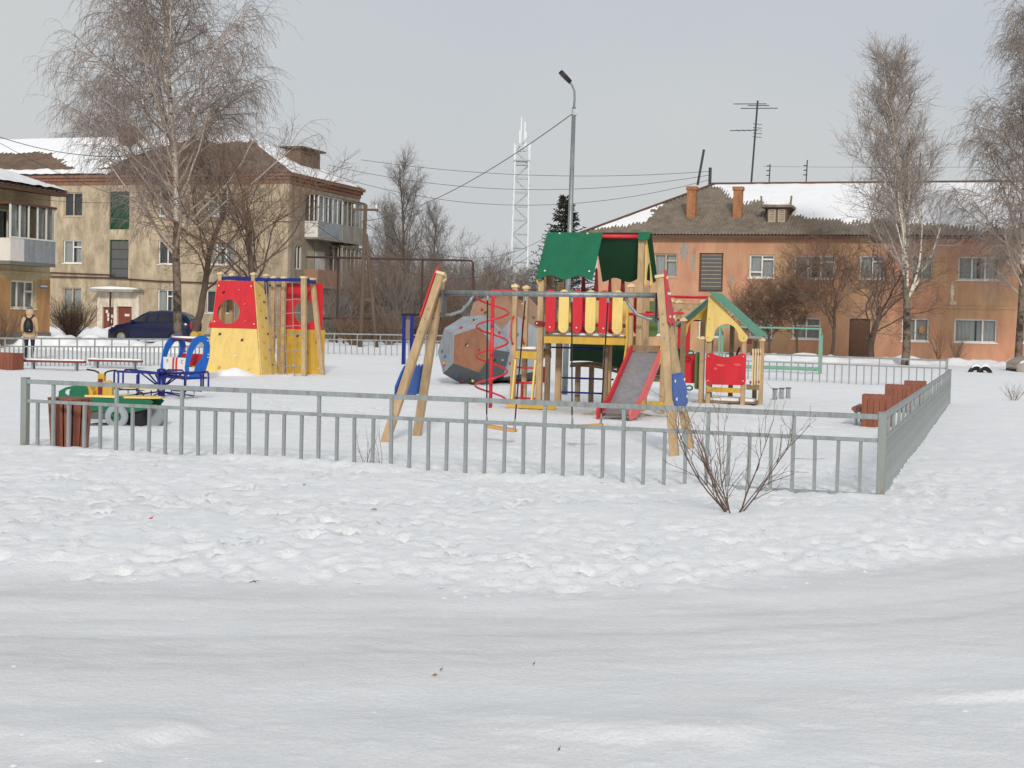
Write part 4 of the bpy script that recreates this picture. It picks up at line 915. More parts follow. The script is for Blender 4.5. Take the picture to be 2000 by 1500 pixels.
for (u, v, m) in ((.20, 1.22, 'bark_dark'), (.68, 1.06, 'bark_dark'), (.55, .58, 'white_pl'), (.24, .22, 'amber'), (.80, .2, 'wood_cap')): hold(fy, CF(u, v, .03), (0, -1, .1), m, .055)
for (u, v) in ((.20, 2.48), (.62, 2.55), (.76, 2.13), (.76, 1.62)): hold(frd, CF(u, v, .03), (0, -1, .1), 'red_faded' if u != .2 else 'maroon', .055)
for (u, v) in ((.30, 2.45), (.75, 2.22), (.30, 1.98), (.72, 1.74), (.30, 1.50), (.70, 1.26), (.30, 1.02), (.70, .78), (.30, .55), (.70, .33)): hold(sdb, CS(u, v, .032), (1, 0, .1), 'fascia' if u > .5 else 'amber', .04)
for u, v in ((.06, 2.68), (.94, 2.68), (.05, 1.6), (.95, 1.55)):
    p = CF(u, v, .031); MB().lathe([(.02, 0), (.02, -.012)], p, 8, 'y').build('bolt', 'white_pl', frd)
for (x, y, z) in ((-1.86, .5, 3.02), (-.73, .5, 3.02), (-1.78, 1.05, 3.0), (-.60, 1.05, 3.0), (-.35, 1.05, 2.94), (-.0, 1.05, 2.94)): post(ct, x, y, z, .12)
def lean_post(x0, y0, x1, y1, z1):
    o = MB().bar((x0, y0, -.3), (x1, y1, z1), .13, .13, (0, 1, 0)).build('post', 'wood', ct, bevel=.008)
    MB().bar((x1, y1, z1+.001), (x1, y1, z1+.06), .16, .16, (0, 1, 0)).build('post_cap', 'wood_cap', o)
lean_post(1.16, .22, 1.03, .32, 2.93); lean_post(1.30, 1.25, .84, 1.28, 2.92)
MB().box((-1.8, .47, 2.86), (-.79, .53, 2.96)).build('top_beam', 'navy', ct); MB().box((-.66, .47, 2.84), (.98, .53, 2.93)).build('top_beam', 'navy', ct)
MB().box((-1.7, 1.1, 2.86), (.8, 1.16, 2.96)).build('top_beam', 'navy', ct); MB().box((.90, .40, 2.80), (.98, 1.24, 2.90)).build('top_beam', 'navy', ct)
for x in (-.28, .93): MB().bar((x, .42, 2.86), (x+.04, .40, 2.45), .07, .07).build('corner_plate', 'navy', ct)
MB().plate(quadP(-.3, 1.42, 1.12, 2.82), .03, XZ(1.42), [ring(.52, 1.95, .36, .37, 24)]).build('back_board', 'red', ct)
bk = MB().plate(quadP(-.4, -.2, 1.20, 1.415), .03, XZ(1.43)).build('back_board', 'amber', ct)
for (x, z) in ((.3, 1.22), (.95, 1.05), (.6, .72), (.2, .3), (1.05, .25)): hold(bk, (x, 1.429, z), (0, -1, 0), 'bark_dark' if z > .5 else 'white_pl', .055)
# rope net
def NP(u, v): return (-.20+.30*(1-v/2.8)+(1.16-.30*(1-v/2.8)+.12*(1-v/2.8))*u, .28-.06*(1-v/2.8), v)
for i in range(5): MB().tube([NP(i/4, z) for z in np.linspace(.0, 2.8, 8)], .014, 5).build('net_rope', 'rope', ct)
for j, z in enumerate((.32, .78, 1.26, 1.52, 1.9, 2.3)): MB().tube([NP(u, z+.02*sin(9*u)) for u in np.linspace(0, 1, 7)], .014, 5).build('net_rope', 'rope', ct)

# ---- blue cabin toy
hc = thing('toy_cabin', 'blue and white toy cabin with red stripes beside the climbing wall', 'play cabin', (-8.93, 40.26, 0), radians(-40))
def cabin_side(x, m='blue'):
    O = [(-.36, .10), (-.20, .02), (.12, .02), (.30, .25), (.42, .62), (.44, .95), (.38, 1.15), (.25, 1.24), (.08, 1.24), (-.12, 1.15), (-.26, .95), (-.35, .65), (-.39, .35)]
    Hh = [(-.26, .22), (-.10, .18), (-.02, .42), (.18, .62), (.24, .75), (.25, .98), (.18, 1.06), (.06, 1.04), (-.10, .86), (-.22, .60), (-.27, .40)]
    o = MB().plate(O, .045, YZ(x), [Hh]).build('cabin_side', m, hc, bevel=.006)
    for u, v in ((.35, 1.1), (.37, .72), (.36, .64), (-.3, .14)): MB().lathe([(.018, 0), (.018, .012)], (x+.046, u, v), 8, 'x').build('bolt', 'white_pl', o)
cabin_side(.32); cabin_side(-.76)
wp = MB().plate(rect(-.715, .14, .318, .62), .03, XZ(-.33)).build('front_panel', 'panel_white', hc)
for xs in (-.24, -.10):
    P = [(xs-.045-.02*sin(pi*i/8), .14+.48*i/8) for i in range(9)]+[(xs+.035-.02*sin(pi*i/8), .14+.48*i/8) for i in range(8, -1, -1)]
    MB().plate(P, .004, XZ(-.3345)).build('stripe', 'red', wp)
def text_mesh(txt, size, parent, m, loc, rot):
    cu = bpy.data.curves.new('letter', 'FONT'); cu.body = txt; cu.size = size; cu.extrude = .002
    to = bpy.data.objects.new('letter_tmp', cu); COL.objects.link(to); dg = bpy.context.evaluated_depsgraph_get(); dg.update()
    me = bpy.data.meshes.new_from_object(to.evaluated_get(dg)); me.materials.clear(); me.materials.append(MAT[m])
    bpy.data.objects.remove(to); o = bpy.data.objects.new('letter', me); COL.objects.link(o); o.parent = parent; o.location = loc; o.rotation_euler = rot
text_mesh('P', .15, wp, 'plinth', (-.56, -.336, .46), (pi/2, 0, 0)); text_mesh('C', .15, wp, 'plinth', (.08, -.336, .46), (pi/2, 0, 0))
MB().box((-.72, -.05, 1.10), (.315, .30, 1.15)).build('cabin_roof', 'maroon', hc); MB().plate([(-.72, 1.151), (.315, 1.151), (.28, 1.20), (-.68, 1.20)], .36, XZ(-.06)).build('roof_snow', 'snow_cap', hc, True)
MB().box((-.71, .0, .36), (.315, .30, .40)).build('seat', 'amber', hc); MB().plate(rect(-.71, .40, .315, .72), .03, XZ(.30)).build('seat_back', 'red', hc)
for y in (.05, .16):
    MB().plate([(-.05+.17*cos(a), 1.2+.15*sin(a)) for a in np.linspace(0, pi, 12)], .03, lambda u, v, t, y=y: (u+y, y+.1+t, v)).build('roof_fin', 'amber', hc)
MB().tube([(.05+.09*cos(a), -.1, .86+.09*sin(a)) for a in np.linspace(0, 2*pi, 14)], .014, 5).build('steering_wheel', 'red', hc)
MB().box((-.80, -.36, -.12), (.38, .34, .09)).build('base', 'navy', hc)

# ---- merry-go-round
cz = thing('merry_go_round', 'dark blue merry-go-round with yellow seats behind the green toy vehicle', 'carousel', (-7.45, 31.0, 0), radians(12))
MB().tube([(0, 0, -.2), (0, 0, .58)], .075, 12).build('hub', 'navy', cz, True); MB().lathe([(.1, .5), (.1, .6), (.05, .62)], n=12).build('hub_cap', 'navy', cz, True)
for k in range(6):
    a = 2*pi*k/6+.25; c, s_ = cos(a), sin(a); U = lambda r, t, z: (r*c-t*s_, r*s_+t*c, z)
    MB().tube([U(.06, 0, .52), U(.95, 0, .55)], .024, 8).build('arm', 'navy', cz, True)
    MB().tube([U(.45, 0, .53), U(.12, 0, .28)], .018, 6).build('strut', 'navy', cz, True)
    MB().tube([U(.95, -.22, .16), U(.95, -.22, .50), U(.95, -.16, .56), U(.95, .16, .56), U(.95, .22, .50), U(.95, .22, .16)], .02, 8).build('backrest_loop', 'navy', cz, True)
    MB().tube([U(.55, -.2, .18), U(.95, -.22, .18)], .018, 6).build('seat_bracket', 'navy', cz, True); MB().tube([U(.55, .2, .18), U(.95, .22, .18)], .018, 6).build('seat_bracket', 'navy', cz, True)
    MB().add([U(r, t, z) for z in (.19, .225) for r, t in ((.55, -.22), (.85, -.22), (.85, .22), (.55, .22))], [(3, 2, 1, 0), (4, 5, 6, 7), (0, 1, 5, 4), (1, 2, 6, 5), (2, 3, 7, 6), (3, 0, 4, 7)]).build('seat', 'yellow', cz, bevel=.006)
    MB().tube([U(.7, 0, .18), U(.7, 0, .04), U(.1, 0, .12)], .016, 6).build('seat_stay', 'navy', cz, True)

# ---- green and yellow toy vehicle
tv = thing('toy_vehicle', 'green and yellow toy quad bike with handlebars and grey wheels', 'ride-on toy', (-6.02, 22.7, 0), radians(-8))
tp = [(-1.0, .40), (-.99, .52), (-.88, .58), (-.62, .64), (-.55, .62), (-.52, .56), (-.50, .40)]
for y in (-.22, .16):
    MB().plate(tp, .03, XZ(y), [ring(-.81, .505, .085, .05, 16)]).build('rear_side', 'green', tv, bevel=.005)
MB().plate([(-.70, .40), (-.45, .40), (-.45, .52), (-.5, .60), (-.56, .62)], .34, XZ(-.185)).build('backrest', 'amber', tv)
col = MB().plate([(-.50, .46), (-.20, .46), (-.20, .66), (-.26, .70), (-.45, .68)], .10, XZ(-.05)).build('fuel_tank', 'amber', tv, bevel=.01)
MB().box((-.42, -.06, .46), (-.35, -.052, .72)).build('tank_stripe', 'maroon', col)
MB().box((-.44, -.03, .66), (-.34, .05, .80)).build('steering_column', 'amber', tv)
for s_ in (-1, 1): MB().tube([(-.39+s_*.03, .01, .74), (-.39+s_*.06, .01, .82), (-.39+s_*.12, .0, .845), (-.39+s_*.24, -.01, .86)], .014, 6).build('handlebar', 'black', tv, True)
MB().box((-.56, -.24, .44), (-.02, .24, .475)).build('seat', 'yellow', tv, bevel=.006)
for y in (-.24, .21):
    MB().plate([(-.54, .20), (-.35, .24), (-.15, .20), (.1, .20), (.45, .28), (.55, .40), (.50, .43), (.08, .44), (.02, .48), (-.05, .46), (-.12, .43), (-.52, .435)], .03, XZ(y)).build('body_side', 'green', tv, bevel=.004)
MB().plate([(.08, -.25), (.48, -.20), (.60, -.05), (.60, .05), (.48, .2), (.08, .25)], .03, XY(.441)).build('front_board', 'yellow', tv, bevel=.006)
MB().tube([(.24+.06*cos(a), .0, .48+.05*sin(a)) for a in np.linspace(0, pi, 8)], .014, 6).build('foot_loop', 'black', tv, True)
for x in (-.02, .40):
    for y in ((-.30, .24) if x < .3 else (.1, .24)):
        wh = MB().lathe([(.02, 0), (.17, 0), (.185, .02), (.185, .05), (.17, .07), (.02, .07)], (x, y, .16), 28, 'y').build('wheel', 'panel_grey', tv)
        if y < -.2:
            MB().lathe([(.085, 0), (.08, -.012), (.02, -.02)], (x, y-.001, .16), 20, 'y').build('hub', 'green', wh)
            for k in range(4):
                a = pi/2*k+.4; MB().lathe([(.018, 0), (.018, -.012)], (x+.055*cos(a), y-.012, .16+.055*sin(a)), 8, 'y').build('hub_hole', 'black', wh)
MB().box((-.52, -.2, .10), (-.14, .2, .24)).build('foot_box', 'louvre', tv); MB().box((.12, -.16, -.05), (.34, .2, .25)).build('undercarriage', 'black', tv); MB().box((-.54, -.2, -.05), (-.1, .2, .02)).build('skid', 'louvre', tv)

# ---- waste bins of brown slats
def bin_(loc, rz, label, r0=.23, r1=.27, h=.60):
    b = thing('litter_bin', label, 'bin', loc, rz, 'brown slatted bins and boxes')
    n = 14; proto = None
    for i in range(n):
        a = 2*pi*i/n
        o = MB().add([(x, y, z) for z, r, w_ in ((-.06, r0, .041), (h, r1, .048)) for x, y in ((-w_, r-.018), (w_, r-.018), (w_, r), (-w_, r))], [(3, 2, 1, 0), (4, 5, 6, 7), (0, 1, 5, 4), (1, 2, 6, 5), (2, 3, 7, 6), (3, 0, 4, 7)]).build('slat', 'slat_brown', b, bevel=.004) if proto is None else dup(proto, b)
        proto = proto or o; o.rotation_euler = (0, 0, a)
    MB().lathe([(r0-.03, -.05), (r1-.03, h-.03), (r1-.045, h-.03), (r0-.045, -.04)], n=20).build('liner', 'black', b, True)
    MB().lathe([(r1-.005, h-.005), (r1+.01, h), (r1+.01, h+.018), (r1-.04, h+.018)], n=24).build('rim', 'slat_brown', b, True)
    return b
bin_((-5.68, 18.75, .02), .2, 'brown slatted litter bin close behind the near railing, beside its left corner post')
def plank_box(c, w_, h, dpt, rz, label):
    b = thing('slatted_planter', label, 'bin', c, rz, 'brown slatted bins and boxes'); n = max(4, round(w_/.1)); sw_ = w_/n
    for y in (-dpt/2, dpt/2-.022):
        for i in range(n): MB().box((-w_/2+i*sw_+.003, y, -.05), (-w_/2+(i+1)*sw_-.003, y+.022, h)).build('board', 'slat_brown', b)
    m_ = max(3, round(dpt/.12)); sd2 = (dpt-.05)/m_
    for x in (-w_/2, w_/2-.022):
        for i in range(m_): MB().box((x, -dpt/2+.025+i*sd2+.003, -.05), (x+.022, -dpt/2+.025+(i+1)*sd2-.003, h)).build('board', 'slat_brown', b)
    MB().box((-w_/2+.03, -dpt/2+.03, h-.12), (w_/2-.03, dpt/2-.03, h-.06)).build('fill_snow', 'snow_cap', b)
    return b
plank_box(Vector((pixx(12, 710, 42.6), 42.6, .05)), .85, .52, .5, YAW, 'brown plank box at the left edge in front of the far railing')
def on(px, py, d): p = pix(px, py, d); return p
for px, d, w_, h, lab in ((1714, 27.0, .54, .60, 'brown plank box beside the right railing, nearest of the row of three'), (1754, 32.2, .56, .62, 'brown plank box in the middle of the row by the right railing'), (1786, 35.2, .50, .62, 'brown plank box by the right railing, farthest of the row of three')):
    p = pix(px, 800, d); plank_box(Vector((p.x, d, .0)), w_, h, .5, YAW, lab)
# ---- benches
def bench(loc, rz, label, L=1.75, n=4, sz=.28, snow=True, m='slat_dark'):
    b = thing('park_bench', label, 'bench', loc, rz, 'wooden benches inside the railings')
    for i in range(n): MB().box((-L/2, -.2+i*.105, sz-.06), (L/2, -.2+i*.105+.095, sz)).build('seat_slat', m, b, bevel=.004)
    for x in (-L*.36, L*.36):
        MB().box((x-.03, -.17, sz-.1), (x+.03, .19, sz-.061)).build('seat_bearer', 'galv', b)
        for y in (-.12, .14): MB().box((x-.025, y-.025, -.2), (x+.025, y+.025, sz-.101)).build('leg', 'galv', b)
    if snow:
        us = np.linspace(-L/2+.01, L/2-.01, 14); r_ = random.Random(int(loc[0]*10))
        MB().plate([(-L/2, sz+.001), (L/2, sz+.001)]+[(u, sz+.035+r_.uniform(-.012, .02)) for u in us[::-1]], .38, XZ(-.19)).build('seat_snow', 'snow_cap', b, True)
bench((pixx(107, 712, 43.2), 43.2, .08), radians(4), 'snow covered dark red bench, left one of the pair before the back railing')
bench((pixx(226, 708, 45.2), 45.2, .08), radians(4), 'snow covered dark red bench, right one of the pair, behind the toy vehicle', 1.6)
bench((6.75, 27.7, .02), YAW+pi/2, 'brown slatted bench end on by the right railing, below the plank boxes', 1.5, 4, .33, False, 'slat_brown')

# ---- green goal frame, blue posts, balance stumps
gl_ = thing('goal_frame', 'pale green metal goal frame in the yard before the orange house', 'goal frame', (pixx(1600, 714, 52), 52, gz(0, 52)), YAW)
for y in (0, .55):
    MB().bar((0, y, -.2), (0, y, 1.62-.2*(y > 0)), .07).build('upright', 'goal_green', gl_); MB().bar((-3.6, y, -.2), (-3.6, y, 1.62-.2*(y > 0)), .07).build('upright', 'goal_green', gl_)
MB().bar((-3.6, 0, 1.63), (0.04, 0, 1.63), .06).build('crossbar', 'goal_green', gl_); MB().bar((-3.6, .55, .16), (0, .55, .16), .09).build('back_bar', 'goal_green', gl_); MB().bar((-3.6, 0, .22), (0, 0, .22), .09).build('low_bar', 'goal_green', gl_)
for x in (0, -3.6): MB().bar((x, .0, 1.60), (x, .55, 1.42), .05).build('side_bar', 'goal_green', gl_)
bp_ = thing('blue_gate', 'dark blue posts with crossbar beside the left swing leg, far behind', 'frame', (pixx(795, 715, 52), 52, gz(0, 52)), YAW)
for x in (-.14, .16): MB().bar((x, 0, -.2), (x, 0, 1.75), .11).build('post', 'navy', bp_)
MB().bar((-.25, 0, 1.78), (.9, 0, 1.78), .08).build('crossbar', 'black', bp_); MB().box((-.08, -.02, .9), (.1, .02, 1.6)).build('board', 'wall_board', bp_)
for i, (px, py) in enumerate(((1514, 752), (1527, 756), (1540, 751))):
    d = 36.5+i*.4; p = pix(px, py, d)
    st = thing('balance_stump', ['grey stub post right of the play house, nearest its wall', 'grey stub post, middle of the three right of the play house', 'grey stub post right of the play house, outermost of three'][i], 'stub post', (p.x, d, .0), 0, 'stub posts in the snow')
    MB().box((-.05, -.05, -.2), (.05, .05, .28)).build('stub', 'galv', st, bevel=.01); MB().box((-.065, -.065, .281), (.065, .065, .31)).build('stub_cap', 'louvre', st)
# ---- street lamp
lm = thing('street_lamp', 'tall grey street lamp rising behind the green tower roof', 'street lamp', (1.34, 37, 0))
MB().tube([(0, 0, -.3), (.02, 0, 3), (.05, 0, 7.25)], [.075, .068, .05], 12).build('pole', 'galv', lm, True)
MB().tube([(.05, 0, 7.2), (.06, 0, 7.45), (.05, -.02, 7.65), (-.02, -.05, 7.8), (-.10, -.08, 7.88)], .026, 8).build('arm', 'galv', lm, True)
MB().box((.01, -.05, 7.05), (.14, .05, 7.2)).build('bracket', 'galv', lm)
hd = MB(); 
for k, (t, wd) in enumerate(((0, .05), (.08, .09), (.2, .13), (.32, .13), (.4, .08))): pass
hp = [(-.06, 7.84, .05), (-.12, 7.90, .09), (-.20, 7.98, .12), (-.28, 8.06, .12), (-.33, 8.10, .07)]
V = []; 
for x, z, wd in hp: V += [(x-.03, -.09-wd, z-.02), (x-.03, -.09+wd, z-.02), (x+.04, -.09+wd*.8, z+.05), (x+.04, -.09-wd*.8, z+.05)]
n_ = len(hp); lh = MB().add(V, [(0, 1, 2, 3), tuple(4*(n_-1)+i for i in (3, 2, 1, 0))]+[(4*i+j, 4*i+(j+1) % 4, 4*i+4+(j+1) % 4, 4*i+4+j) for i in range(n_-1) for j in range(4)]).build('lamp_head', 'black', lm)
for x, z in ((-.19, 7.925), (-.27, 8.005)): MB().add([(x-.045, -.16, z-.03), (x-.045, -.02, z-.03), (x+.0, -.02, z+.015), (x, -.16, z+.015)], [(0, 1, 2, 3)]).build('lamp_lens', 'panel_white', lh)

# ================================================================== trees
class Grow:
    def __init__(s, seed): s.r = np.random.default_rng(seed)
    def paths(s, P0, D0, L, k, sig, grav, gpow=1.0):
        """P0 (n,3) starts, D0 (n,3) dirs, L (n,) lengths -> (n,k,3)"""
        n = len(P0); out_ = np.zeros((n, k, 3)); p = P0.copy(); d = D0/np.linalg.norm(D0, axis=1, keepdims=True); out_[:, 0] = p; st = (L/(k-1))[:, None]
        for j in range(1, k):
            d = d+s.r.normal(0, sig, (n, 3)); d[:, 2] += grav*(j/(k-1))**gpow; d /= np.linalg.norm(d, axis=1, keepdims=True)
            p = p+d*st; out_[:, j] = p
        return out_
    def children(s, P, R, nchild, t0, t1, ang, up, lenf, rf_, even=True):
        n, k, _ = P.shape; N = n*nchild
        t = (np.tile(np.linspace(t0, t1, nchild), (n, 1))+s.r.uniform(-.5, .5, (n, nchild))*(t1-t0)/max(1, nchild)).clip(.02, .999)
        f = t*(k-1); i = np.floor(f).astype(int).clip(0, k-2); fr = (f-i)[..., None]; a = np.arange(n)[:, None]
        p = P[a, i]*(1-fr)+P[a, i+1]*fr; tg = P[a, i+1]-P[a, i]; tg /= np.linalg.norm(tg, axis=-1, keepdims=True)+1e-9
        rad = R[a, i]*(1-fr[..., 0])+R[a, i+1]*fr[..., 0]
        q = s.r.normal(0, 1, (n, nchild, 3)); q -= (q*tg).sum(-1, keepdims=True)*tg; q /= np.linalg.norm(q, axis=-1, keepdims=True)
        an = s.r.normal(ang, .18, (n, nchild))[..., None]; d = tg*np.cos(an)+q*np.sin(an); d[..., 2] += up
        return p.reshape(N, 3), d.reshape(N, 3), lenf(t).reshape(N), np.minimum(rf_(t), rad*.8).reshape(N), t.reshape(N)
def tubes(P, R, ns):
    """P (n,k,3), R (n,k) -> verts, quads"""
    n, k, _ = P.shape; T = np.gradient(P, axis=1); T /= np.linalg.norm(T, axis=-1, keepdims=True)+1e-9
    ref = np.where(np.abs(T[..., 2:3]) < .9, np.array([0, 0, 1.]), np.array([1., 0, 0])); X = np.cross(T, ref); X /= np.linalg.norm(X, axis=-1, keepdims=True)+1e-9; Y = np.cross(T, X)
    a = 2*pi*np.arange(ns)/ns; V = P[:, :, None]+(X[:, :, None]*np.cos(a)[:, None]+Y[:, :, None]*np.sin(a)[:, None])*R[:, :, None, None]
    b = (np.arange(n)*k*ns)[:, None, None]+(np.arange(k-1)*ns)[None, :, None]; j = np.arange(ns)[None, None, :]; j2 = (j+1) % ns
    F = np.stack([b+j, b+j2, b+ns+j2, b+ns+j], -1).reshape(-1, 4)
    return V.reshape(-1, 3), F
def merge(parts):
    Vs, Fs, o = [], [], 0
    for V, F in parts: Vs.append(V); Fs.append(F+o); o += len(V)
    return np.concatenate(Vs), np.concatenate(Fs)
def taper(R0, k, e=.25): return R0[:, None]*np.linspace(1, e, k)[None, :]
def tree(name, label, loc, H, r0, seed, style, lean=(0, 0), cat='tree', group=None, bark='bark_dark', twig='twig_brown', spread=1.0, trunk_frac=1.0, dens=1.0, base_bark=None):
    g = Grow(seed); root = thing(name, label, cat, loc, 0, group); k = 14
    ups = {'weep': .35, 'up': .9, 'round': .25, 'poplar': .9}[style]
    tr = g.paths(np.array([[0, 0, -.3]]), np.array([[lean[0], lean[1], 1.]]), np.array([H*trunk_frac]), k, .035 if style != 'round' else .10, .03); Rt = taper(np.array([r0]), k, .14 if trunk_frac > .8 else .55)
    ns = 10
    if base_bark:
        c = 4; np_mesh('trunk', *tubes(tr[:, :c+1], Rt[:, :c+1], ns), base_bark, root); np_mesh('upper_trunk', *tubes(tr[:, c:], Rt[:, c:]*.995, ns), bark, root)
    else: np_mesh('trunk', *tubes(tr, Rt, ns), bark, root)
    if style == 'weep': n1, t0, t1, ang, l1 = int(44*dens), .22, .98, .85, lambda t: spread*H*(.34*(1-t)**.6+.09)
    elif style == 'up': n1, t0, t1, ang, l1 = int(38*dens), .22, .97, .72, lambda t: spread*H*(.38*(1-t)**.9+.07)
    elif style == 'poplar': n1, t0, t1, ang, l1 = int(24*dens), .12, .97, .65, lambda t: spread*H*(.36*(1-t)**.8+.12)
    else: n1, t0, t1, ang, l1 = int(16*dens), .45, 1.0, .75, lambda t: spread*H*(.55-.15*t)
    p, d, L, r, t = g.children(tr, Rt, n1, t0, t1, ang, ups*.5, l1, lambda t: r0*(.40-.28*t))
    L *= g.r.uniform(.75, 1.15, len(L)); B1 = g.paths(p, d, L, 9, .10 if style != 'round' else .17, {'weep': .03, 'up': .07, 'round': .03, 'poplar': .10}[style]); R1 = taper(r, 9, .3)
    limbs = [tubes(B1, R1, 6)]
    n2 = int({'weep': 12, 'up': 11, 'round': 10, 'poplar': 9}[style]*1)
    p, d, L2, r, t = g.children(B1, R1, n2, .18, 1.0, .7, ups*.25, lambda t: 1.0-.45*t, lambda t: .016+0*t)
    L2 = L2*np.repeat(L, n2)*.42*g.r.uniform(.6, 1.2, len(L2))+.25; B2 = g.paths(p, d, L2, 7, .13, {'weep': -.10, 'up': .06, 'round': .02, 'poplar': .06}[style]); R2 = taper(np.maximum(r, .009), 7, .45)
    tw = [tubes(B2, R2, 4)]
    n3 = 9
    Lref = np.quantile(L2, .75); keepp = np.clip(L2/Lref, .12, 1.0)
    p, d, L3, r, t = g.children(B2, R2, n3, .15, 1.0, .65, -.5 if style == 'weep' else .12, lambda t: 1+0*t, lambda t: .0065+0*t)
    if style == 'weep': L3 = g.r.uniform(.35, 1.35, len(L3))*H/16; B3 = g.paths(p, d, L3, 6, .11, -.30, .7)
    else: L3 = g.r.uniform(.3, .85, len(L3))*H/12; B3 = g.paths(p, d, L3, 5, .12, .05)
    R3 = taper(np.full(len(L3), .0068), B3.shape[1], .6); kp = g.r.random(len(L3)) < np.repeat(keepp, n3); B3 = B3[kp]; R3 = R3[kp]; tw.append(tubes(B3, R3, 3))
    n4 = 3
    p, d, L4, r, t = g.children(B3, R3, n4, .2, .95, .55, -.3 if style == 'weep' else .05, lambda t: 1+0*t, lambda t: .0045+0*t)
    L4 = g.r.uniform(.15, .45, len(L4)); B4 = g.paths(p, d, L4, 3, .12, -.3 if style == 'weep' else .04); tw.append(tubes(B4, np.full(B4.shape[:2], .0048), 3))
    lo_ = np_mesh('limbs', *merge(limbs), bark if style in ('up',) else (bark if bark != 'bark_birch' else 'limb_birch'), root)
    np_mesh('crown', *merge(tw), twig, root)
    return root
def at(px, d, dz=0): x = pixx(px, 660, d); return (x, d, gz(x, d)+dz)
tree('birch_tree', 'tall weeping birch with white trunk in front of the tan block', at(350, 60), 17.8, .19, 5, 'weep', (-.015, 0), bark='bark_birch', twig='twig_birch', base_bark='bark_birch_base', spread=.86, dens=1.8)
tree('bare_tree', 'dark leaning bare tree standing just right of the birch trunk', at(370, 62), 10.5, .17, 21, 'round', (.05, 0), twig='twig_brown', trunk_frac=.6, dens=.8)
tree('bare_tree', 'brown forked bare tree behind the climbing wall, reaching over the block corner', at(512, 61), 10.0, .20, 8, 'round', (.03, 0), twig='twig_red', trunk_frac=.55, spread=1.1, dens=.9)
tree('birch_tree', 'slender upright pale birch before the orange house', at(1768, 61), 13.2, .18, 14, 'up', (.035, 0), bark='bark_birch', twig='twig_pale', base_bark='bark_birch_base', spread=.84, dens=1.05)
tree('birch_tree', 'drooping birch at the right edge before the orange house', at(1990, 63), 15.2, .17, 34, 'weep', (.0, 0), bark='bark_birch', twig='twig_pale', base_bark='bark_birch_base', spread=.66, dens=1.4)
tree('garden_tree', 'dark forked garden tree left of the pale birch', at(1704, 64), 7.8, .16, 41, 'round', (0, 0), twig='twig_brown', trunk_frac=.36, spread=1.1, dens=.8)
tree('garden_tree', 'thin dark garden tree beside the green goal frame', at(1622, 65), 6.8, .09, 42, 'round', (-.02, 0), twig='twig_red', trunk_frac=.5, spread=1.0, dens=.8)
tree('garden_tree', 'crooked small garden tree left of the goal frame', at(1560, 67), 5.6, .07, 43, 'round', (-.08, 0), twig='twig_red', trunk_frac=.5, spread=.9)
tree('garden_tree', 'small garden tree behind the play house roof', at(1500, 68), 4.6, .07, 44, 'round', (-.06, 0), twig='twig_red', trunk_frac=.4, spread=1.1)
tree('bare_tree', 'tall pointed bare tree standing behind the utility pole', at(790, 95), 11.6, .16, 51, 'poplar', (0, 0), twig='twig_grey', spread=.85)
tree('bare_tree', 'round bare tree left of the lattice mast', at(940, 100), 8.2, .15, 52, 'round', (0, 0), twig='twig_grey', trunk_frac=.5)
tree('bare_tree', 'bushy bare tree between the pointed tree and the mast', at(868, 92), 7.0, .12, 53, 'round', (0, 0), twig='twig_grey', trunk_frac=.4)
tree('bare_tree', 'bare tree beside the A-shaped utility pole', at(738, 90), 7.4, .12, 54, 'round', (0, 0), twig='twig_grey', trunk_frac=.4)
tree('bare_tree', 'low bare tree just left of the spruce', at(1012, 96), 5.4, .10, 55, 'round', (0, 0), twig='twig_grey', trunk_frac=.4)
tree('birch_tree', 'reddish birch crown showing above the roof of the tan block', (pixx(165, 300, 118), 118, .6), 20, .2, 56, 'weep', (-.01, 0), bark='bark_birch', twig='twig_birch', spread=.8)
tree('birch_tree', 'small reddish birch crown above the far left of the tan roof', (pixx(105, 300, 122), 122, .6), 15.5, .2, 57, 'weep', (-.01, 0), bark='bark_birch', twig='twig_birch', spread=.75)

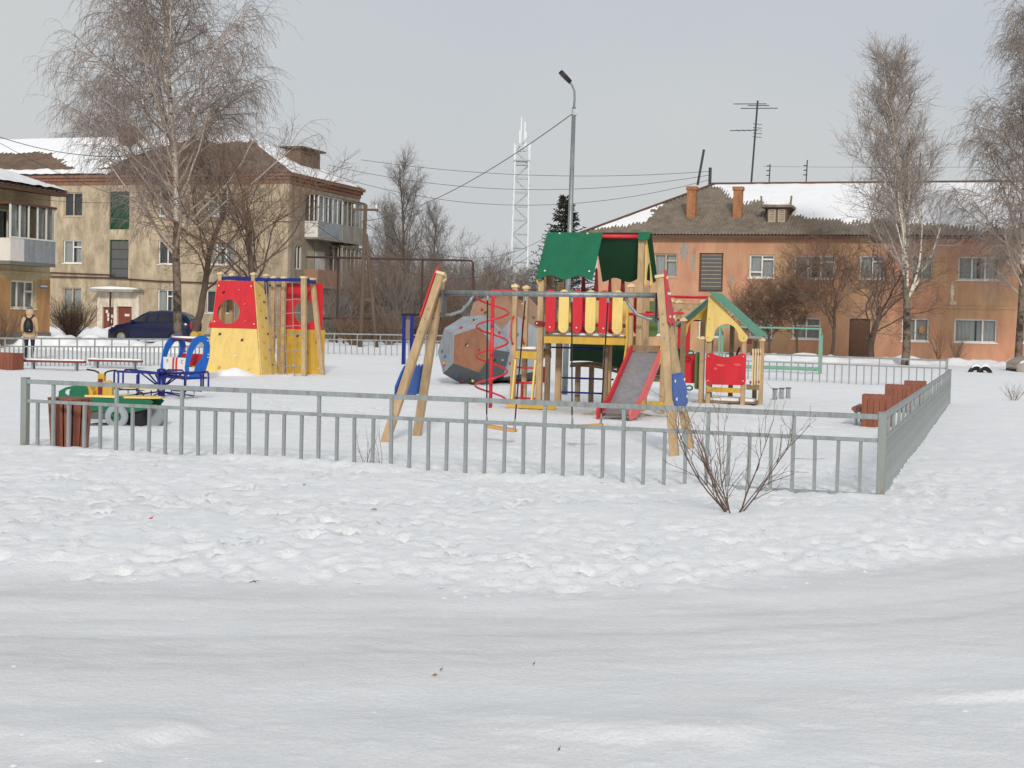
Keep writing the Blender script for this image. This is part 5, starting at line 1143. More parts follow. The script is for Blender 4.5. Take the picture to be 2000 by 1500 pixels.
for i_, (px_, d_t, H_t, st_, lb_) in enumerate(((850, 108, 9.2, 'poplar', 'grey bare tree right of the pointed tree'), (905, 112, 8.6, 'round', 'grey spreading tree just left of the mast foot'), (712, 104, 9.0, 'round', 'grey bare tree behind the utility pole top'), (765, 110, 9.6, 'poplar', 'thin grey tree left of the pointed tree'), (975, 116, 7.6, 'round', 'grey bare tree before the mast foot'), (1035, 108, 6.6, 'round', 'grey bare tree left of the spruce foot'))):
    tree('bare_tree', lb_, at(px_, d_t), H_t, .13, 600+i_, st_, (0, 0), twig='twig_grey', trunk_frac=1.0 if st_ == 'poplar' else .5, dens=1.1)
def shrub(name, label, loc, H, rad, n, seed, twig='twig_red', stem_r=.012, up=1.2, k2=5, k3=4, group=None, sig=.09, leanv=0.0, cat='shrub', base=.05):
    g = Grow(seed); root = thing(name, label, cat, loc, 0, group); a = g.r.uniform(0, 2*pi, n)
    sp_ = g.r.uniform(.15, 1, n)*rad/H; P0 = np.stack([base*rad*np.cos(a), base*rad*np.sin(a), np.full(n, -.08)], -1)
    D0 = np.stack([np.cos(a)*sp_+leanv, np.sin(a)*sp_, np.ones(n)], -1); L = H*g.r.uniform(.6, 1.0, n)*np.sqrt(1+sp_**2)*.9
    B1 = g.paths(P0, D0, L, 9, sig, .06); R1 = taper(g.r.uniform(.5, 1, n)*stem_r, 9, .3)
    np_mesh('stems', *tubes(B1, R1, 6), twig, root)
    p, d, L2, r, t = g.children(B1, R1, k2, .2, .98, .6, .25, lambda t: 1-.5*t, lambda t: stem_r*.45+0*t)
    L2 = L2*np.repeat(L, k2)*.5*g.r.uniform(.5, 1.1, len(L2)); B2 = g.paths(p, d, L2, 7, .09, .08); R2 = taper(np.maximum(r, stem_r*.18), 7, .4); tw = [tubes(B2, R2, 5)]
    if k3:
        p, d, L3, r, t = g.children(B2, R2, k3, .2, .95, .6, .1, lambda t: 1+0*t, lambda t: stem_r*.22+0*t); L3 = np.repeat(L2, k3)*g.r.uniform(.2, .55, len(L3)); B3 = g.paths(p, d, L3, 5, .10, .05)
        tw.append(tubes(B3, taper(np.full(len(L3), stem_r*.2), 5, .5), 4))
    np_mesh('crown', *merge(tw), twig, root); return root
shrub('bare_shrub', 'bare brown shrub growing in the snow before the near railing', (2.04, 13.2, ground_z(2.04, 13.2)), 1.14, 1.35, 11, 78, 'twig_shrub', .0095, k2=6, k3=3, sig=.10, base=.02)
shrub('bare_shrub', 'dense round brown shrub under the window left of the porch', at(140, 72), 2.0, 1.6, 120, 78, 'twig_red', .02, k2=7, k3=4)
shrub('bare_shrub', 'brown shrub at the left edge before the yellow house', at(0, 57), 2.2, 1.2, 30, 79, 'twig_red', .02, k2=6, k3=4)
shrub('bare_shrub', 'upright bare shrub against the orange wall right of the birch', at(1870, 66), 1.4, .7, 14, 80, 'twig_brown', .02)
shrub('bare_shrub', 'thin bare shrub by the wall between the birch and the corner window', at(1835, 67.5), 2.2, .5, 10, 81, 'twig_red', .015)
shrub('bare_shrub', 'low twiggy shrub in the snow at the right edge', at(1985, 40), .62, .5, 12, 82, 'twig_red', .008)
shrub('dry_weed', 'thin dry weed behind the near railing left of the swing leg', (pixx(718, 880, 17.3), 17.3, 0), .62, .22, 4, 83, 'twig_brown', .006, k2=3, k3=2, cat='weed')
shrub('dry_weed', 'tall single dry stalk behind the near railing at the swing foot', (pixx(744, 880, 17.1), 17.1, 0), .75, .10, 2, 84, 'twig_grey', .005, k2=3, k3=2, cat='weed')
shrub('dry_weed', 'short dark weed at the foot of the near railing', (pixx(634, 890, 17.3), 17.3, 0), .14, .08, 5, 85, 'bark_dark', .006, k2=4, k3=3, cat='weed')
for i, (px, d, H_, rad) in enumerate(((650, 80, 3.0, 1.8), (695, 82, 4.4, 2.4), (735, 84, 5.4, 2.8), (775, 82, 5.0, 2.8), (815, 86, 5.4, 2.8), (858, 84, 4.6, 2.6), (905, 86, 4.8, 2.8), (950, 90, 5.0, 2.8), (1000, 88, 4.4, 2.6), (1050, 92, 3.8, 2.4), (760, 74, 2.0, 1.6), (690, 70, 1.5, 1.4))):
    lab = ['farthest left bush of the thicket behind the climbing wall', 'bush of the thicket at the foot of the utility pole', 'bush of the thicket right of the utility pole', 'bush of the thicket under the gas pipe, left of the swing', 'bush of the thicket behind the left swing leg', 'bush of the thicket over the left end of the swing bar', 'bush of the thicket over the rock climber', 'bush of the thicket behind the rock climber top', 'bush of the thicket behind the spiral climber', 'bush of the thicket below the spruce', 'low snowy bush before the thicket beside the blue posts', 'low bush behind the pale far railing near the climbing wall'][i]
    shrub('thicket_bush', lab, at(px, d), H_, rad, 60, 90+i, ['twig_grey', 'twig_brown', 'twig_red'][i % 3], .03, k2=7, k3=4, group='thicket behind the playground')
# far belt of bare woods, one mass
g = Grow(200); n = 2600; fx = g.r.uniform(-60, 75, n); fyy = g.r.uniform(150, 185, n)
P0 = np.stack([fx, fyy, np.full(n, .3)], -1); hh = g.r.uniform(3.2, 6.2, n)*(1+.3*np.sin(fx*.21)+.15*np.sin(fx*.6))*.8
B1 = g.paths(P0, np.stack([g.r.normal(0, .12, n), g.r.normal(0, .12, n), np.ones(n)], -1), hh, 6, .10, .03); R1 = taper(np.full(n, .06), 6, .3)
p, d, L2, r, t = g.children(B1, R1, 6, .25, 1, .6, .3, lambda t: 1.6-.9*t, lambda t: .02+0*t); B2 = g.paths(p, d, L2, 4, .14, .05)
fw = np_mesh('far_woods', *merge([tubes(B1, R1, 4), tubes(B2, taper(np.full(len(L2), .022), 4, .6), 3)]), 'twig_grey'); fw['kind'] = 'stuff'; fw['label'] = 'belt of bare woods far behind the village'
# spruce
sr = thing('spruce_tree', 'dark conical spruce behind the green tower roof', 'tree', at(1098, 110))
MB().tube([(0, 0, -.3), (0, 0, 5), (0, 0, 11.0)], [.2, .13, .03], 8).build('trunk', 'bark_dark', sr, True)
g = Grow(301); parts = []
zz = np.repeat(np.linspace(.8, 10.8, 46), 9); n = len(zz); a = g.r.uniform(0, 2*pi, n); Lr = (11.4-zz)*.42*g.r.uniform(.7, 1.1, n)+.12
P0 = np.stack([0*a, 0*a, zz+g.r.uniform(-.1, .1, n)], -1); B1 = g.paths(P0, np.stack([np.cos(a), np.sin(a), np.full(n, .05)], -1), Lr, 6, .05, .05); parts.append(tubes(B1, taper(np.full(n, .03), 6, .4), 4))
p, d, L2, r, t = g.children(B1, np.full(B1.shape[:2], .03), 12, .15, 1, .7, -.15, lambda t: .34-.12*t, lambda t: .022+0*t); B2 = g.paths(p, d, L2, 3, .1, -.08); parts.append(tubes(B2, np.tile(np.array([.03, .035, .012]), (len(B2), 1)), 3))
np_mesh('crown', *merge(parts), 'needles', sr)

# ================================================================== mast, poles, pipes, wires, roof aerials
lt = thing('lattice_mast', 'white lattice telecom mast rising beyond the bare trees', 'mast', (pixx(1012, 500, 200)+.2, 200, 0))
for sx in (-1, 1):
    for sy in (-1, 1): MB().bar((sx*1.25, sy*1.25, 0), (sx*.9, sy*.9, 26.3), .17).build('leg', 'tower_metal', lt)
for i in range(14):
    z = 1+i*1.9; w0 = 1.25-.35*z/26.3; w1 = 1.25-.35*(z+1.9)/26.3; s_ = 1 if i % 2 else -1
    for sy in (-1, 1):
        MB().bar((-w0, sy*w0, z), (w0, sy*w0, z), .10).build('brace', 'galv', lt); MB().bar((-s_*w0, sy*w0, z), (s_*w1, sy*w1, z+1.9), .09).build('brace', 'galv', lt)
for sx in (-1, 1):
    for i in range(13): MB().bar((sx*1.1, -1.1, 2+i*1.9), (sx*1.1, 1.1, 2+i*1.9), .07).build('brace', 'galv', lt)
MB().box((-1.1, -1.1, 24.2), (1.1, 1.1, 24.35)).build('platform', 'galv', lt)
for x in (-1.05, 1.05): MB().bar((x, -1.05, 24.3), (x, -1.05, 26.6), .14).build('guard_post', 'tower_metal', lt)
for x, z0, z1, wd in ((-.2, 26, 30.2, .16), (.3, 26, 29.6, .2), (-.35, 26.6, 28.4, .26), (.45, 26.3, 28.2, .26)): MB().bar((x, -.2, z0), (x, -.2, z1), wd).build('aerial', 'tower_metal', lt)
up_ = thing('utility_pole', 'brown A-shaped utility pole right of the tan block', 'utility pole', at(704, 67))
MB().tube([(0, 0, -.3), (.12, 0, 6.55)], [.12, .08], 8).build('pole', 'pole_wood', up_, True); MB().tube([(.75, .3, -.3), (.16, 0, 5.2)], [.11, .08], 8).build('stay_pole', 'pole_wood', up_, True)
MB().bar((-.5, 0, 6.3), (.7, 0, 6.3), .1).build('cross_arm', 'pole_wood', up_); MB().bar((.04, 0, 2.2), (.5, .15, 2.2), .08).build('tie', 'pole_wood', up_)
for x in (-.4, .6): MB().lathe([(.03, 6.35), (.05, 6.42), (.04, 6.52), (.02, 6.55)], (x, 0, 0), 8).build('insulator', 'white_pl', up_)
gp = thing('gas_pipe', 'brown gas pipe carried high past the tan block, bending down by the mast', 'pipe')
pA, pB, pC = pix(598, 502, 76), pix(924, 509, 76), pix(926, 600, 76)
MB().tube([pA, (pA+pB)/2, pB-Vector((.12, 0, 0)), pB+Vector((0, 0, -.12)), pC, (pC.x, 76, .3)], .055, 8).build('pipe_run', 'pipe', gp, True)
for px in (660, 825): q = pix(px, 505, 76); MB().tube([(q.x, 76.2, .3), (q.x, 76.2, q.z)], .06, 6).build('pipe_post', 'pipe', gp)
gq = thing('gas_pipe', 'brown gas pipe at window height beside the end wall of the tan block', 'pipe')
qa, qb = pix(628, 622, 74), pix(742, 622, 74); MB().tube([qa, qb], .06, 6).build('pipe_run', 'pipe', gq, True)
for px in (672, 738): q = pix(px, 622, 74); MB().tube([(q.x, 74, .3), (q.x, 74, q.z)], .05, 6).build('pipe_post', 'pipe', gq)
def wire(p, q, sag, label, r=.02):
    pts = [p+(q-p)*t-Vector((0, 0, sag*4*t*(1-t))) for t in np.linspace(0, 1, 18)]; o = MB().tube(pts, r*.65, 5).build('overhead_wire', 'wire'); tag(o, label, 'wire', 'overhead wires')
HD = oh.matrix_world
def ohp(x, y, z): v = Vector((4.3, 76, 0))+DA*x+DB*y; return Vector((v.x, v.y, z))
mastp = ohp(4.5, 6.5, 10.5)
wire(pix(705, 312, 85), mastp, .55, 'highest wire from the left to the mast on the orange roof')
wire(pix(640, 322, 85), mastp+Vector((0, 0, -.2)), 1.1, 'middle wire sagging across to the mast on the orange roof')
wire(pix(560, 310, 85), mastp+Vector((0, 0, -.45)), 2.0, 'lowest wire sagging to the mast on the orange roof')
wire(Vector((1.40, 37, 7.12)), pix(708, 432, 67), .55, 'wire sloping from the street lamp down to the utility pole', .018)
wire(pix(706, 432, 67), pix(1100, 440, 95), 1.9, 'wire from the utility pole towards the spruce, upper one')
wire(pix(600, 428, 60), pix(1085, 462, 95), 2.6, 'wire from the tan block hanging low to the spruce')
wire(pix(-60, 245, 55), pix(300, 300, 60), .5, 'thick wire at the left edge running into the birch', .022)
wire(pix(-60, 244, 57), pix(600, 430, 62), 1.2, 'long wire passing behind the birch trunk to the block balcony', .016)
wire(pix(-30, 374, 57), pix(330, 388, 66), .3, 'wire crossing the yellow house wall under its eaves', .014)
wire(pix(1490, 325, 84), pix(2020, 325, 76), .05, 'thin wire strung between the short aerial posts on the orange roof', .012)
def roof_mast(x, z1, label, tilt=0, r=.05):
    b = ohp(x, 6.5, 9.75); m_ = thing('roof_aerial', label, 'aerial', b, YAW, 'aerials on the orange roof'); MB().tube([(0, 0, 0), (tilt, 0, z1)], r, 6).build('mast', 'wire', m_); return m_
a1 = roof_mast(6.76, 4.55, 'tall television aerial mast on the orange roof', .22, .055)
for z, L0, L1 in ((4.40, -1.3, .5), (4.15, -.9, 1.1), (4.3, -.5, .65), (2.95, -1.45, .1)): MB().tube([(L0+.2, 0, z), (L1+.2, 0, z-.04*(z > 4))], .024, 5).build('antenna_boom', 'wire', a1)
for x in (-.9, -.6, -.3, 0, .3):
    MB().tube([(x+.1, -.4, 2.95), (x+.1, .4, 2.95)], .014, 4).build('antenna_rod', 'wire', a1)
for z in (2.6, 2.8, 3.1, 3.3): MB().tube([(.0, 0, z), (.5, 0, z-.05)], .016, 4).build('antenna_rod', 'wire', a1)
roof_mast(3.8, 1.95, 'leaning grey aerial mast beside the left chimney', .3, .07)
a3 = roof_mast(4.48, .95, 'short thick dark wire mast at the left end of the ridge', .0, .09)
for x in (7.73, 9.72):
    m_ = roof_mast(x, 1.1 if x < 8 else 1.3, 'short insulator post on the ridge, '+('nearer the tall aerial' if x < 8 else 'farther from the tall aerial'), .03, .035)
    for z in (.5, .75, 1.0): MB().tube([(-.16, 0, z), (.05, 0, z)], .03, 5).build('insulator', 'wire', m_)
roof_mast(15.6, 1.6, 'thin aerial post on the orange roof behind the pale birch', .03, .04)
for i, (x, z, rr_) in enumerate(((9.63, 3.62, .33), (10.44, 3.58, .30))):
    c = ohp(x, -.25, z); ds = thing('satellite_dish', ['white satellite dish on the orange wall, the left of the two', 'white satellite dish on the orange wall, the right of the two'][i], 'satellite dish', c, YAW+radians(18), 'satellite dishes')
    MB().lathe([(.01, .06), (rr_*.5, .045), (rr_, -.04), (rr_, -.055), (rr_*.5, .03), (.01, .045)], n=20, ax='y').build('dish', 'dish', ds, True)
    MB().tube([(0, -.05, -rr_), (0, -.42, -.05)], .015, 5).build('feed_arm', 'galv', ds); MB().lathe([(.035, 0), (.045, -.09)], (0, -.40, -.03), 8, 'y').build('feed_horn', 'panel_white', ds); MB().tube([(0, .05, 0), (0, .28, -.1)], .025, 5).build('bracket', 'galv', ds)

# ================================================================== cars
def car(label, loc, rz, paint):
    c = thing('parked_car', label, 'car', loc, rz)       # front towards -x, length 3.9
    st = [  # x, half width, z bottom, z belt, z roof(inner top), half width top
        (-1.98, .52, .30, .58, .60, .50), (-1.92, .66, .22, .66, .68, .62), (-1.75, .76, .20, .74, .77, .70), (-1.4, .80, .20, .84, .87, .74), (-1.0, .82, .20, .92, .96, .74), (-.85, .82, .20, .94, 1.02, .72),
        (-.45, .83, .20, .95, 1.28, .62), (-.1, .83, .20, .95, 1.45, .57), (.4, .83, .20, .96, 1.52, .56), (.9, .83, .20, .98, 1.51, .56), (1.3, .82, .20, 1.0, 1.46, .56), (1.6, .81, .22, 1.02, 1.34, .58), (1.82, .78, .26, 1.02, 1.12, .66), (1.93, .70, .30, .95, .98, .64), (1.97, .60, .36, .80, .82, .56)]
    def sec(s_):
        x, w_, zb, zbelt, zr, wt = s_
        return [(x, -w_*.92, zb), (x, -w_, zb+.14), (x, -w_, zbelt-.16), (x, -w_*.965, zbelt), (x, -(w_+wt)/2*.96, (zbelt+zr)/2), (x, -wt, zr-.05), (x, -wt*.7, zr), (x, 0, zr+.015),
                (x, wt*.7, zr), (x, wt, zr-.05), (x, (w_+wt)/2*.96, (zbelt+zr)/2), (x, w_*.965, zbelt), (x, w_, zbelt-.16), (x, w_, zb+.14), (x, w_*.92, zb)]
    S = [sec(s_) for s_ in st]; k = 15; V = [p for s_ in S for p in s_]; F = []
    for i in range(len(S)-1):
        for j in range(k): F.append((i*k+j, i*k+(j+1) % k, (i+1)*k+(j+1) % k, (i+1)*k+j))
    F += [tuple(range(k)), tuple((len(S)-1)*k+j for j in range(k))[::-1]]
    MB().add(V, F).build('body', paint, c, True)
    def off(p, d): return Vector(p)+Vector(d)
    for s_ in (-1, 1):      # side windows follow the body
        for (i0, i1) in ((5, 7), (7, 8), (8, 10), (10, 11)):
            lo = 3 if s_ < 0 else 11; mid = 4 if s_ < 0 else 10; hi = 5 if s_ < 0 else 9; P = []
            for i in range(i0, i1+1):
                for q, z in ((lo, .03), (mid, 0), (hi, -.035)): P.append(off(S[i][q], (0, s_*.008, z)))
            xs = .05
            P = [Vector((p.x+(xs if n_ < 3 else (-xs if n_ >= len(P)-3 else 0)), p.y, p.z)) for n_, p in enumerate(P)]
            m_ = i1-i0; FF = [(3*i+j, 3*i+3+j, 3*i+4+j, 3*i+1+j) for i in range(m_) for j in range(2)]
            MB().add(P, FF).build('side_window', 'glass_dark', c, True)
    ws = [off(S[i][q], (-.03, 0, .02)) for i in (5, 6, 7) for q in (5, 6, 7, 8, 9)]; MB().add(ws, [(i*5+j, i*5+j+1, i*5+6+j, i*5+5+j) for i in range(2) for j in range(4)]).build('windscreen', 'car_glass_front', c, True)
    rw = [off(S[i][q], (.02, 0, .015)) for i in (11, 12) for q in (5, 6, 7, 8, 9)]; MB().add(rw, [(j, j+1, 6+j, 5+j) for j in range(4)]).build('rear_window', 'glass_dark', c, True)
    for x in (-1.25, 1.22):
        for s_ in (-1, 1):
            t = MB().lathe([(.14, 0), (.27, 0), (.30, .03), (.30, .15), (.27, .18), (.14, .18)], (x, s_*.84-(.18 if s_ > 0 else 0), .29), 24, 'y').build('wheel', 'tyre', c, True)
            y = s_*.845; MB().lathe([(.19, 0), (.17, -s_*.02), (.05, s_*.005), (.01, s_*.01)], (x, y, .29), 18, 'y').build('rim', 'rim', t)
            arch_ = [(x+.36*cos(a), .29+.36*sin(a)) for a in np.linspace(0, pi, 14)]+[(x+.31*cos(a), .29+.31*sin(a)) for a in np.linspace(pi, 0, 14)]
            MB().plate(arch_, .03, XZ(s_*.835-(.0 if s_ > 0 else .03))).build('wheel_arch', 'black', c)
    for s_ in (-1, 1):
        MB().plate([(-1.93, .60), (-1.62, .72), (-1.55, .80), (-1.72, .77), (-1.90, .69)], .03, lambda u, v, t, s_=s_: (u, s_*(.655+(u+1.93)*.25)+t*s_, v)).build('headlight', 'panel_white', c)
        MB().box((-.78, s_*.84-(.14 if s_ < 0 else 0), .97), (-.66, s_*.84+(.14 if s_ > 0 else 0), 1.07)).build('mirror', paint, c, bevel=.02)
        MB().box((.18, s_*.842-.01, .80), (.34, s_*.842+.01, .83)).build('door_handle', 'black', c)
        MB().box((1.86, s_*.68-.05, .72), (1.965, s_*.68+.05, 1.0)).build('tail_light', 'red', c, bevel=.02)
    MB().box((-2.0, -.5, .24), (-1.93, .5, .40)).build('bumper_grille', 'black', c, bevel=.02)
    return c
mat('glass_dark', (34, 38, 44), .12, .05, spec=.6); mat('car_glass_front', (120, 132, 132), .12, .15, 3, spec=.7)
px0 = pixx(302, 660, 66)
cr = car('dark blue hatchback parked before the porch, partly behind the birch trunk', (px0, 66, .52), radians(-6), 'car_blue')
car('grey car at the right edge, cut off by the frame', (pixx(2070, 715, 58), 58, .12), radians(4), 'car_grey')
for i, px in enumerate((1906, 1923)):
    q = thing('half_buried_tyre', ['half buried tyre in the snow, the one farther from the grey car', 'half buried tyre in the snow, the one nearer the grey car'][i], 'tyre', (pixx(px, 718, 56), 56, gz(0, 56)-.06), radians(10), 'buried tyres')
    MB().tube([(.25*cos(a), 0, .25*sin(a)) for a in np.linspace(0, 2*pi, 20, endpoint=False)], .09, 8, closed=True).build('tyre_ring', 'tyre', q, True)
    MB().plate([(.30*cos(a), .30*sin(a)+.02) for a in np.linspace(.5, pi-.5, 8)]+[(0.26*cos(a), .36*sin(a)+.03) for a in np.linspace(pi-.5, .5, 8)], .14, XZ(-.07)).build('snow_cap', 'snow_cap', q, True)
# ploughed snow banks
def bank(x0, x1, y, h, wdt, label, seed, m='snow_cap'):
    us = np.linspace(x0, x1, 90); vs_ = np.linspace(-1, 1, 16); U, Vv = np.meshgrid(us, vs_); env = np.minimum(1, np.minimum(U-x0, x1-U)/1.2).clip(0, 1)
    Zb = h*(1-Vv**2)*env*(1+.9*vnoise(U, Vv*wdt, .9, seed)+.7*vnoise(U, Vv*wdt, .35, seed+1))-.06; Yb = y+Vv*wdt; Zg = .6*sstep(36, 72, Yb)
    i_ = np.arange(U.size).reshape(U.shape); F = np.stack([i_[:-1, :-1], i_[:-1, 1:], i_[1:, 1:], i_[1:, :-1]], -1).reshape(-1, 4)
    o = np_mesh('snow_bank', np.stack([U.ravel(), Yb.ravel(), (Zb+Zg).ravel()], -1), F, m); o['kind'] = 'structure'; o['label'] = label
bank(pixx(-40, 660, 56), pixx(420, 660, 58), 57.5, .42, 1.2, 'ploughed snow bank before the blue car', 5)
bank(pixx(60, 660, 80), pixx(330, 660, 80), 80, .5, 2.0, 'snow heaped along the foot of the tan block', 9)
bank(pixx(1450, 700, 64), pixx(2100, 700, 62), 63, .28, 1.4, 'snow heaped along the foot of the orange house', 13)
bank(1.0, 3.1, 28.9, .17, .7, 'grey trodden snow under the play tower and slide', 23, 'mud_snow')
bank(-9.8, -7.0, 42.75, .22, .5, 'snow drifted against the climbing wall', 17); bank(-7.6, -5.6, 43.3, .16, .5, 'snow drifted under the rope net', 19)

# ================================================================== person with backpack (seen from behind)
def skin_mesh(name, nodes, edges, m, parent, sub=2):
    me = bpy.data.meshes.new(name); me.from_pydata([n[:3] for n in nodes], edges, []); o = bpy.data.objects.new(name, me); COL.objects.link(o)
    sk = o.modifiers.new('skin', 'SKIN'); o.modifiers.new('sub', 'SUBSURF').levels = sub; o.modifiers['sub'].render_levels = sub
    if not me.skin_vertices: 
        bpy.context.view_layer.update()
    for i, n in enumerate(nodes): me.skin_vertices[0].data[i].radius = n[3]; me.skin_vertices[0].data[i].use_root = (i == 0)
    dg = bpy.context.evaluated_depsgraph_get(); dg.update(); m2 = bpy.data.meshes.new_from_object(o.evaluated_get(dg)); bpy.data.objects.remove(o)
    m2.materials.clear(); m2.materials.append(MAT[m]); m2.polygons.foreach_set('use_smooth', [True]*len(m2.polygons))
    ob = bpy.data.objects.new(name, m2); COL.objects.link(ob); ob.parent = parent; return ob
pp = Vector((pixx(57, 700, 49), 49, gz(0, 49)))
pe = thing('person', 'person in beige hooded jacket and dark trousers walking away with a backpack', 'person', pp, radians(8))
B = [(0, 0, .92, (.15, .11)), (0, 0, 1.10, (.14, .10)), (0, 0, 1.30, (.16, .11)), (0, .01, 1.44, (.10, .08)), (0, .02, 1.50, (.055, .055)), (0, .03, 1.58, (.08, .09)), (0, .03, 1.68, (.08, .095)),
     (-.10, 0, .86, (.095, .10)), (-.11, .06, .48, (.062, .065)), (-.115, -.02, .10, (.042, .045)), (-.12, .10, .04, (.04, .035)),
     (.10, 0, .86, (.095, .10)), (.11, .02, .48, (.062, .065)), (.115, -.14, .12, (.042, .045)), (.12, -.03, .04, (.04, .035)),
     (-.17, 0, 1.40, (.06, .06)), (-.22, .0, 1.14, (.045, .045)), (-.21, .08, .90, (.036, .036)), (.17, 0, 1.40, (.06, .06)), (.22, .0, 1.14, (.045, .045)), (.21, .10, .92, (.036, .036))]
E_ = [(0, 1), (1, 2), (2, 3), (3, 4), (4, 5), (5, 6), (0, 7), (7, 8), (8, 9), (9, 10), (0, 11), (11, 12), (12, 13), (13, 14), (3, 15), (15, 16), (16, 17), (3, 18), (18, 19), (19, 20)]
try: skin_mesh('body', B, E_, 'trousers', pe)
except Exception as ex: print('skin', ex)
jk = MB(); prof = [(.165, .125, .76), (.185, .14, .80), (.18, .135, .95), (.172, .13, 1.1), (.195, .14, 1.28), (.205, .13, 1.38), (.16, .11, 1.46), (.09, .08, 1.51)]; n_ = 18; V = []
for rx, ry, z in prof:
    for j in range(n_): a = 2*pi*j/n_; V.append((rx*cos(a), ry*sin(a), z))
jk.add(V, [(i*n_+j, i*n_+(j+1) % n_, (i+1)*n_+(j+1) % n_, (i+1)*n_+j) for i in range(len(prof)-1) for j in range(n_)]).build('jacket', 'jacket', pe, True)
for s_ in (-1, 1):
    MB().tube([(s_*.14, 0, 1.42), (s_*.185, 0, 1.34), (s_*.225, .0, 1.14), (s_*.23, .04, 1.02), (s_*.215, .09, .92)], [.07, .072, .06, .054, .046], 10).build('sleeve', 'jacket', pe, True)
    hb = MB(); c0 = Vector((s_*.212, .10, .88)); hb.tube([c0, c0+Vector((0, .01, -.05)), c0+Vector((0, .02, -.09))], [.03, .04, .034], 8)
    for f_ in range(4): hb.tube([c0+Vector((0, -.012+f_*.016, -.08)), c0+Vector((-s_*.006, -.012+f_*.016, -.125)), c0+Vector((-s_*.022, -.010+f_*.015, -.15+.006*abs(f_-1.5)))], [.009, .009, .007], 6)
    hb.tube([c0+Vector((0, .035, -.03)), c0+Vector((-s_*.015, .06, -.065)), c0+Vector((-s_*.02, .06, -.09))], [.011, .01, .008], 6); hb.build('hand', 'skin', pe, True)
MB().lathe([(.08, 1.46), (.118, 1.50), (.13, 1.58), (.125, 1.66), (.10, 1.70)], (0, .01, 0), 16).build('hood', 'jacket', pe, True)
MB().lathe([(.112, 1.64), (.112, 1.70), (.095, 1.76), (.05, 1.80), (.01, 1.81)], (0, .03, 0), 16).build('hat', 'hat', pe, True)
bpk = thing('backpack', 'black backpack on the back of the walking person', 'backpack', pp, radians(8))
V = []; n_ = 16
for rx, ry, z, yc in ((.12, .07, .92, -.21), (.155, .10, .97, -.22), (.16, .115, 1.1, -.225), (.145, .10, 1.24, -.22), (.10, .07, 1.36, -.20), (.05, .04, 1.41, -.18)):
    for j in range(n_): a = 2*pi*j/n_; V.append((rx*cos(a), yc+ry*sin(a), z))
MB().add(V, [(i*n_+j, i*n_+(j+1) % n_, (i+1)*n_+(j+1) % n_, (i+1)*n_+j) for i in range(5) for j in range(n_)]+[tuple(range(n_))[::-1], tuple(5*n_+j for j in range(n_))]).build('bag', 'black', bpk, True)
for s_ in (-1, 1): MB().tube([(s_*.04, -.16, 1.36), (s_*.10, -.13, 1.44), (s_*.135, -.02, 1.50), (s_*.14, .08, 1.44)], .025, 6).build('strap', 'black', bpk, True)
MB().box((.04, -.345, .99), (.08, -.335, 1.01)).build('reflector', 'panel_white', bpk)

# ================================================================== small things lying in the snow
def debris(name, label, px, py, m, sc, seed, cat):
    r_ = random.Random(seed); d = EYE*FPX/(py-638-.0244*(px-1000)); p = pix(px, py, d); z = ground_z(p.x, p.y); o = MB()
    for i in range(3):
        a = r_.uniform(0, pi); L = sc*r_.uniform(.5, 1); o.tube([(-L*cos(a)/2, -L*sin(a)/2, .006), (0, 0, .010+.002*i), (L*cos(a)/2, L*sin(a)/2, .006+r_.uniform(0, sc*.12))], [.002, .003, .0015], 5)
    tag(o.build(name, m), label, cat, loc=(p.x, p.y, z))
debris('twig', 'forked dry twig lying at the edge of the packed road', 497, 1128, 'bark_dark', .085, 1, 'twig')
debris('twig', 'bent twig on the trampled snow below the railing', 730, 1005, 'bark_dark', .06, 2, 'twig')
debris('twig', 'brown twig bits lying on the packed road', 850, 1307, 'leaf_brown', .03, 3, 'twig')
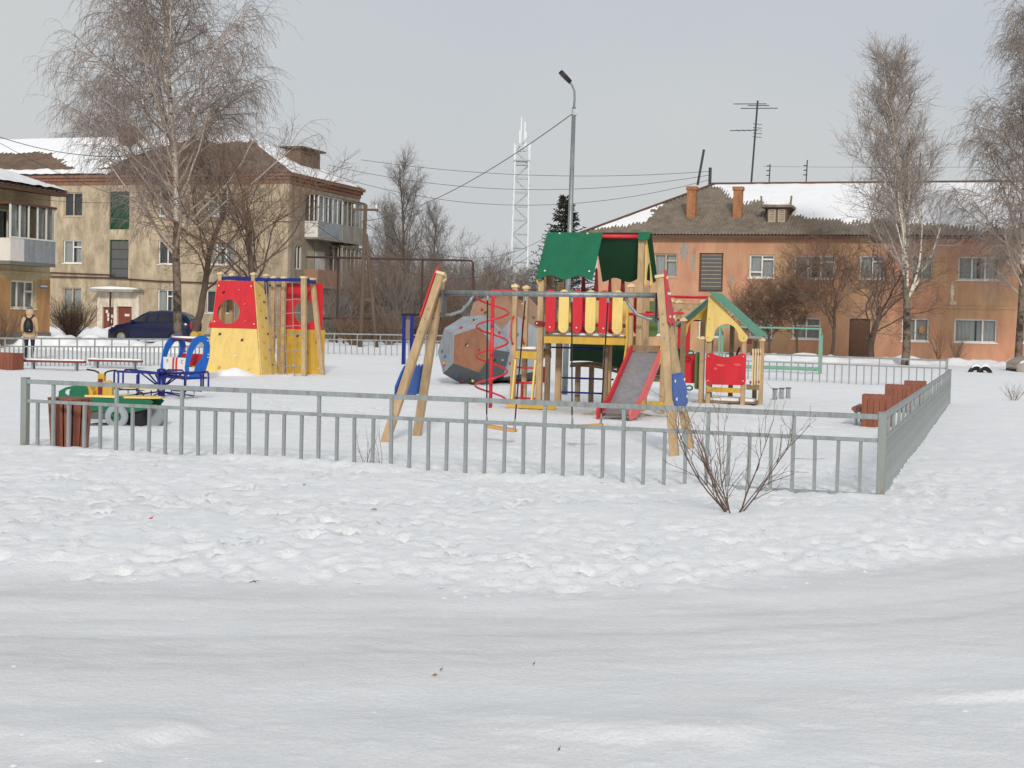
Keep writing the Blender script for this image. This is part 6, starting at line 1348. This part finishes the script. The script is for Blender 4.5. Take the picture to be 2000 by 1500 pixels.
def leaf(label, px, py, m, sc):
    d = EYE*FPX/(py-638-.0244*(px-1000)); p = pix(px, py, d); z = ground_z(p.x, p.y)
    V = [(-sc, 0, .01), (-sc*.3, -sc*.45, .018), (sc*.6, -sc*.3, .012), (sc, 0, .03), (sc*.5, sc*.4, .02), (-sc*.3, sc*.4, .008)]
    tag(MB().add(V+[(a, b, c+.004) for a, b, c in V], [tuple(range(6))[::-1], tuple(range(6, 12))]+[(i, (i+1) % 6, 6+(i+1) % 6, 6+i) for i in range(6)]).build('leaf', m), label, 'leaf', loc=(p.x, p.y, z+.01))
leaf('small red scrap on the trampled snow at the left', 295, 1027, 'red', .02); leaf('dead leaf on the snow right of centre foreground', 1043, 1292, 'bark_dark', .005)
leaf('dry leaf among twigs on the packed road', 862, 1303, 'leaf_brown', .008); leaf('dead leaf near the bottom of the picture', 1092, 1474, 'bark_dark', .005); leaf('dead leaf below the railing', 594, 956, 'bark_dark', .015)
# loose clods of snow
g = Grow(500); n = 300; V = []; F = []; o = 0; ico = [(0, 0, 1), (.9, 0, .1), (.28, .85, .1), (-.72, .53, .1), (-.72, -.53, .1), (.28, -.85, .1)]; fi = [(0, 1, 2), (0, 2, 3), (0, 3, 4), (0, 4, 5), (0, 5, 1)]
for i in range(n):
    if i < 80: x, y = g.r.uniform(-4, 3.5), g.r.uniform(4.2, 7.2); x = x if g.r.random() < .5 else -abs(x)*.8
    elif i < 180: x = g.r.uniform(-4, 6); y = float(np.interp(x, [-3.2, 0, 1.5, 2.6, 4.0, 5.0, 9], [9.4, 9.3, 9.75, 10.4, 11.4, 12.2, 16]))+g.r.normal(.1, .18)
    else: x, y = g.r.uniform(-7, 7), g.r.uniform(10, 18)
    s_ = float(g.r.uniform(.006, .026)*1.0); z = ground_z(x, y)-.004; a = g.r.uniform(0, 6.28)
    for q in ico: k_ = s_*g.r.uniform(.7, 1.3); V.append((x+(q[0]*cos(a)-q[1]*sin(a))*k_, y+(q[0]*sin(a)+q[1]*cos(a))*k_, z+q[2]*k_*.42))
    F += [tuple(j+o for j in f) for f in fi]; o += 6
cl = np_mesh('snow_clods', np.array(V), np.array(F), 'snow_cap'); cl['kind'] = 'stuff'; cl['label'] = 'loose clods of snow lying on the ground'
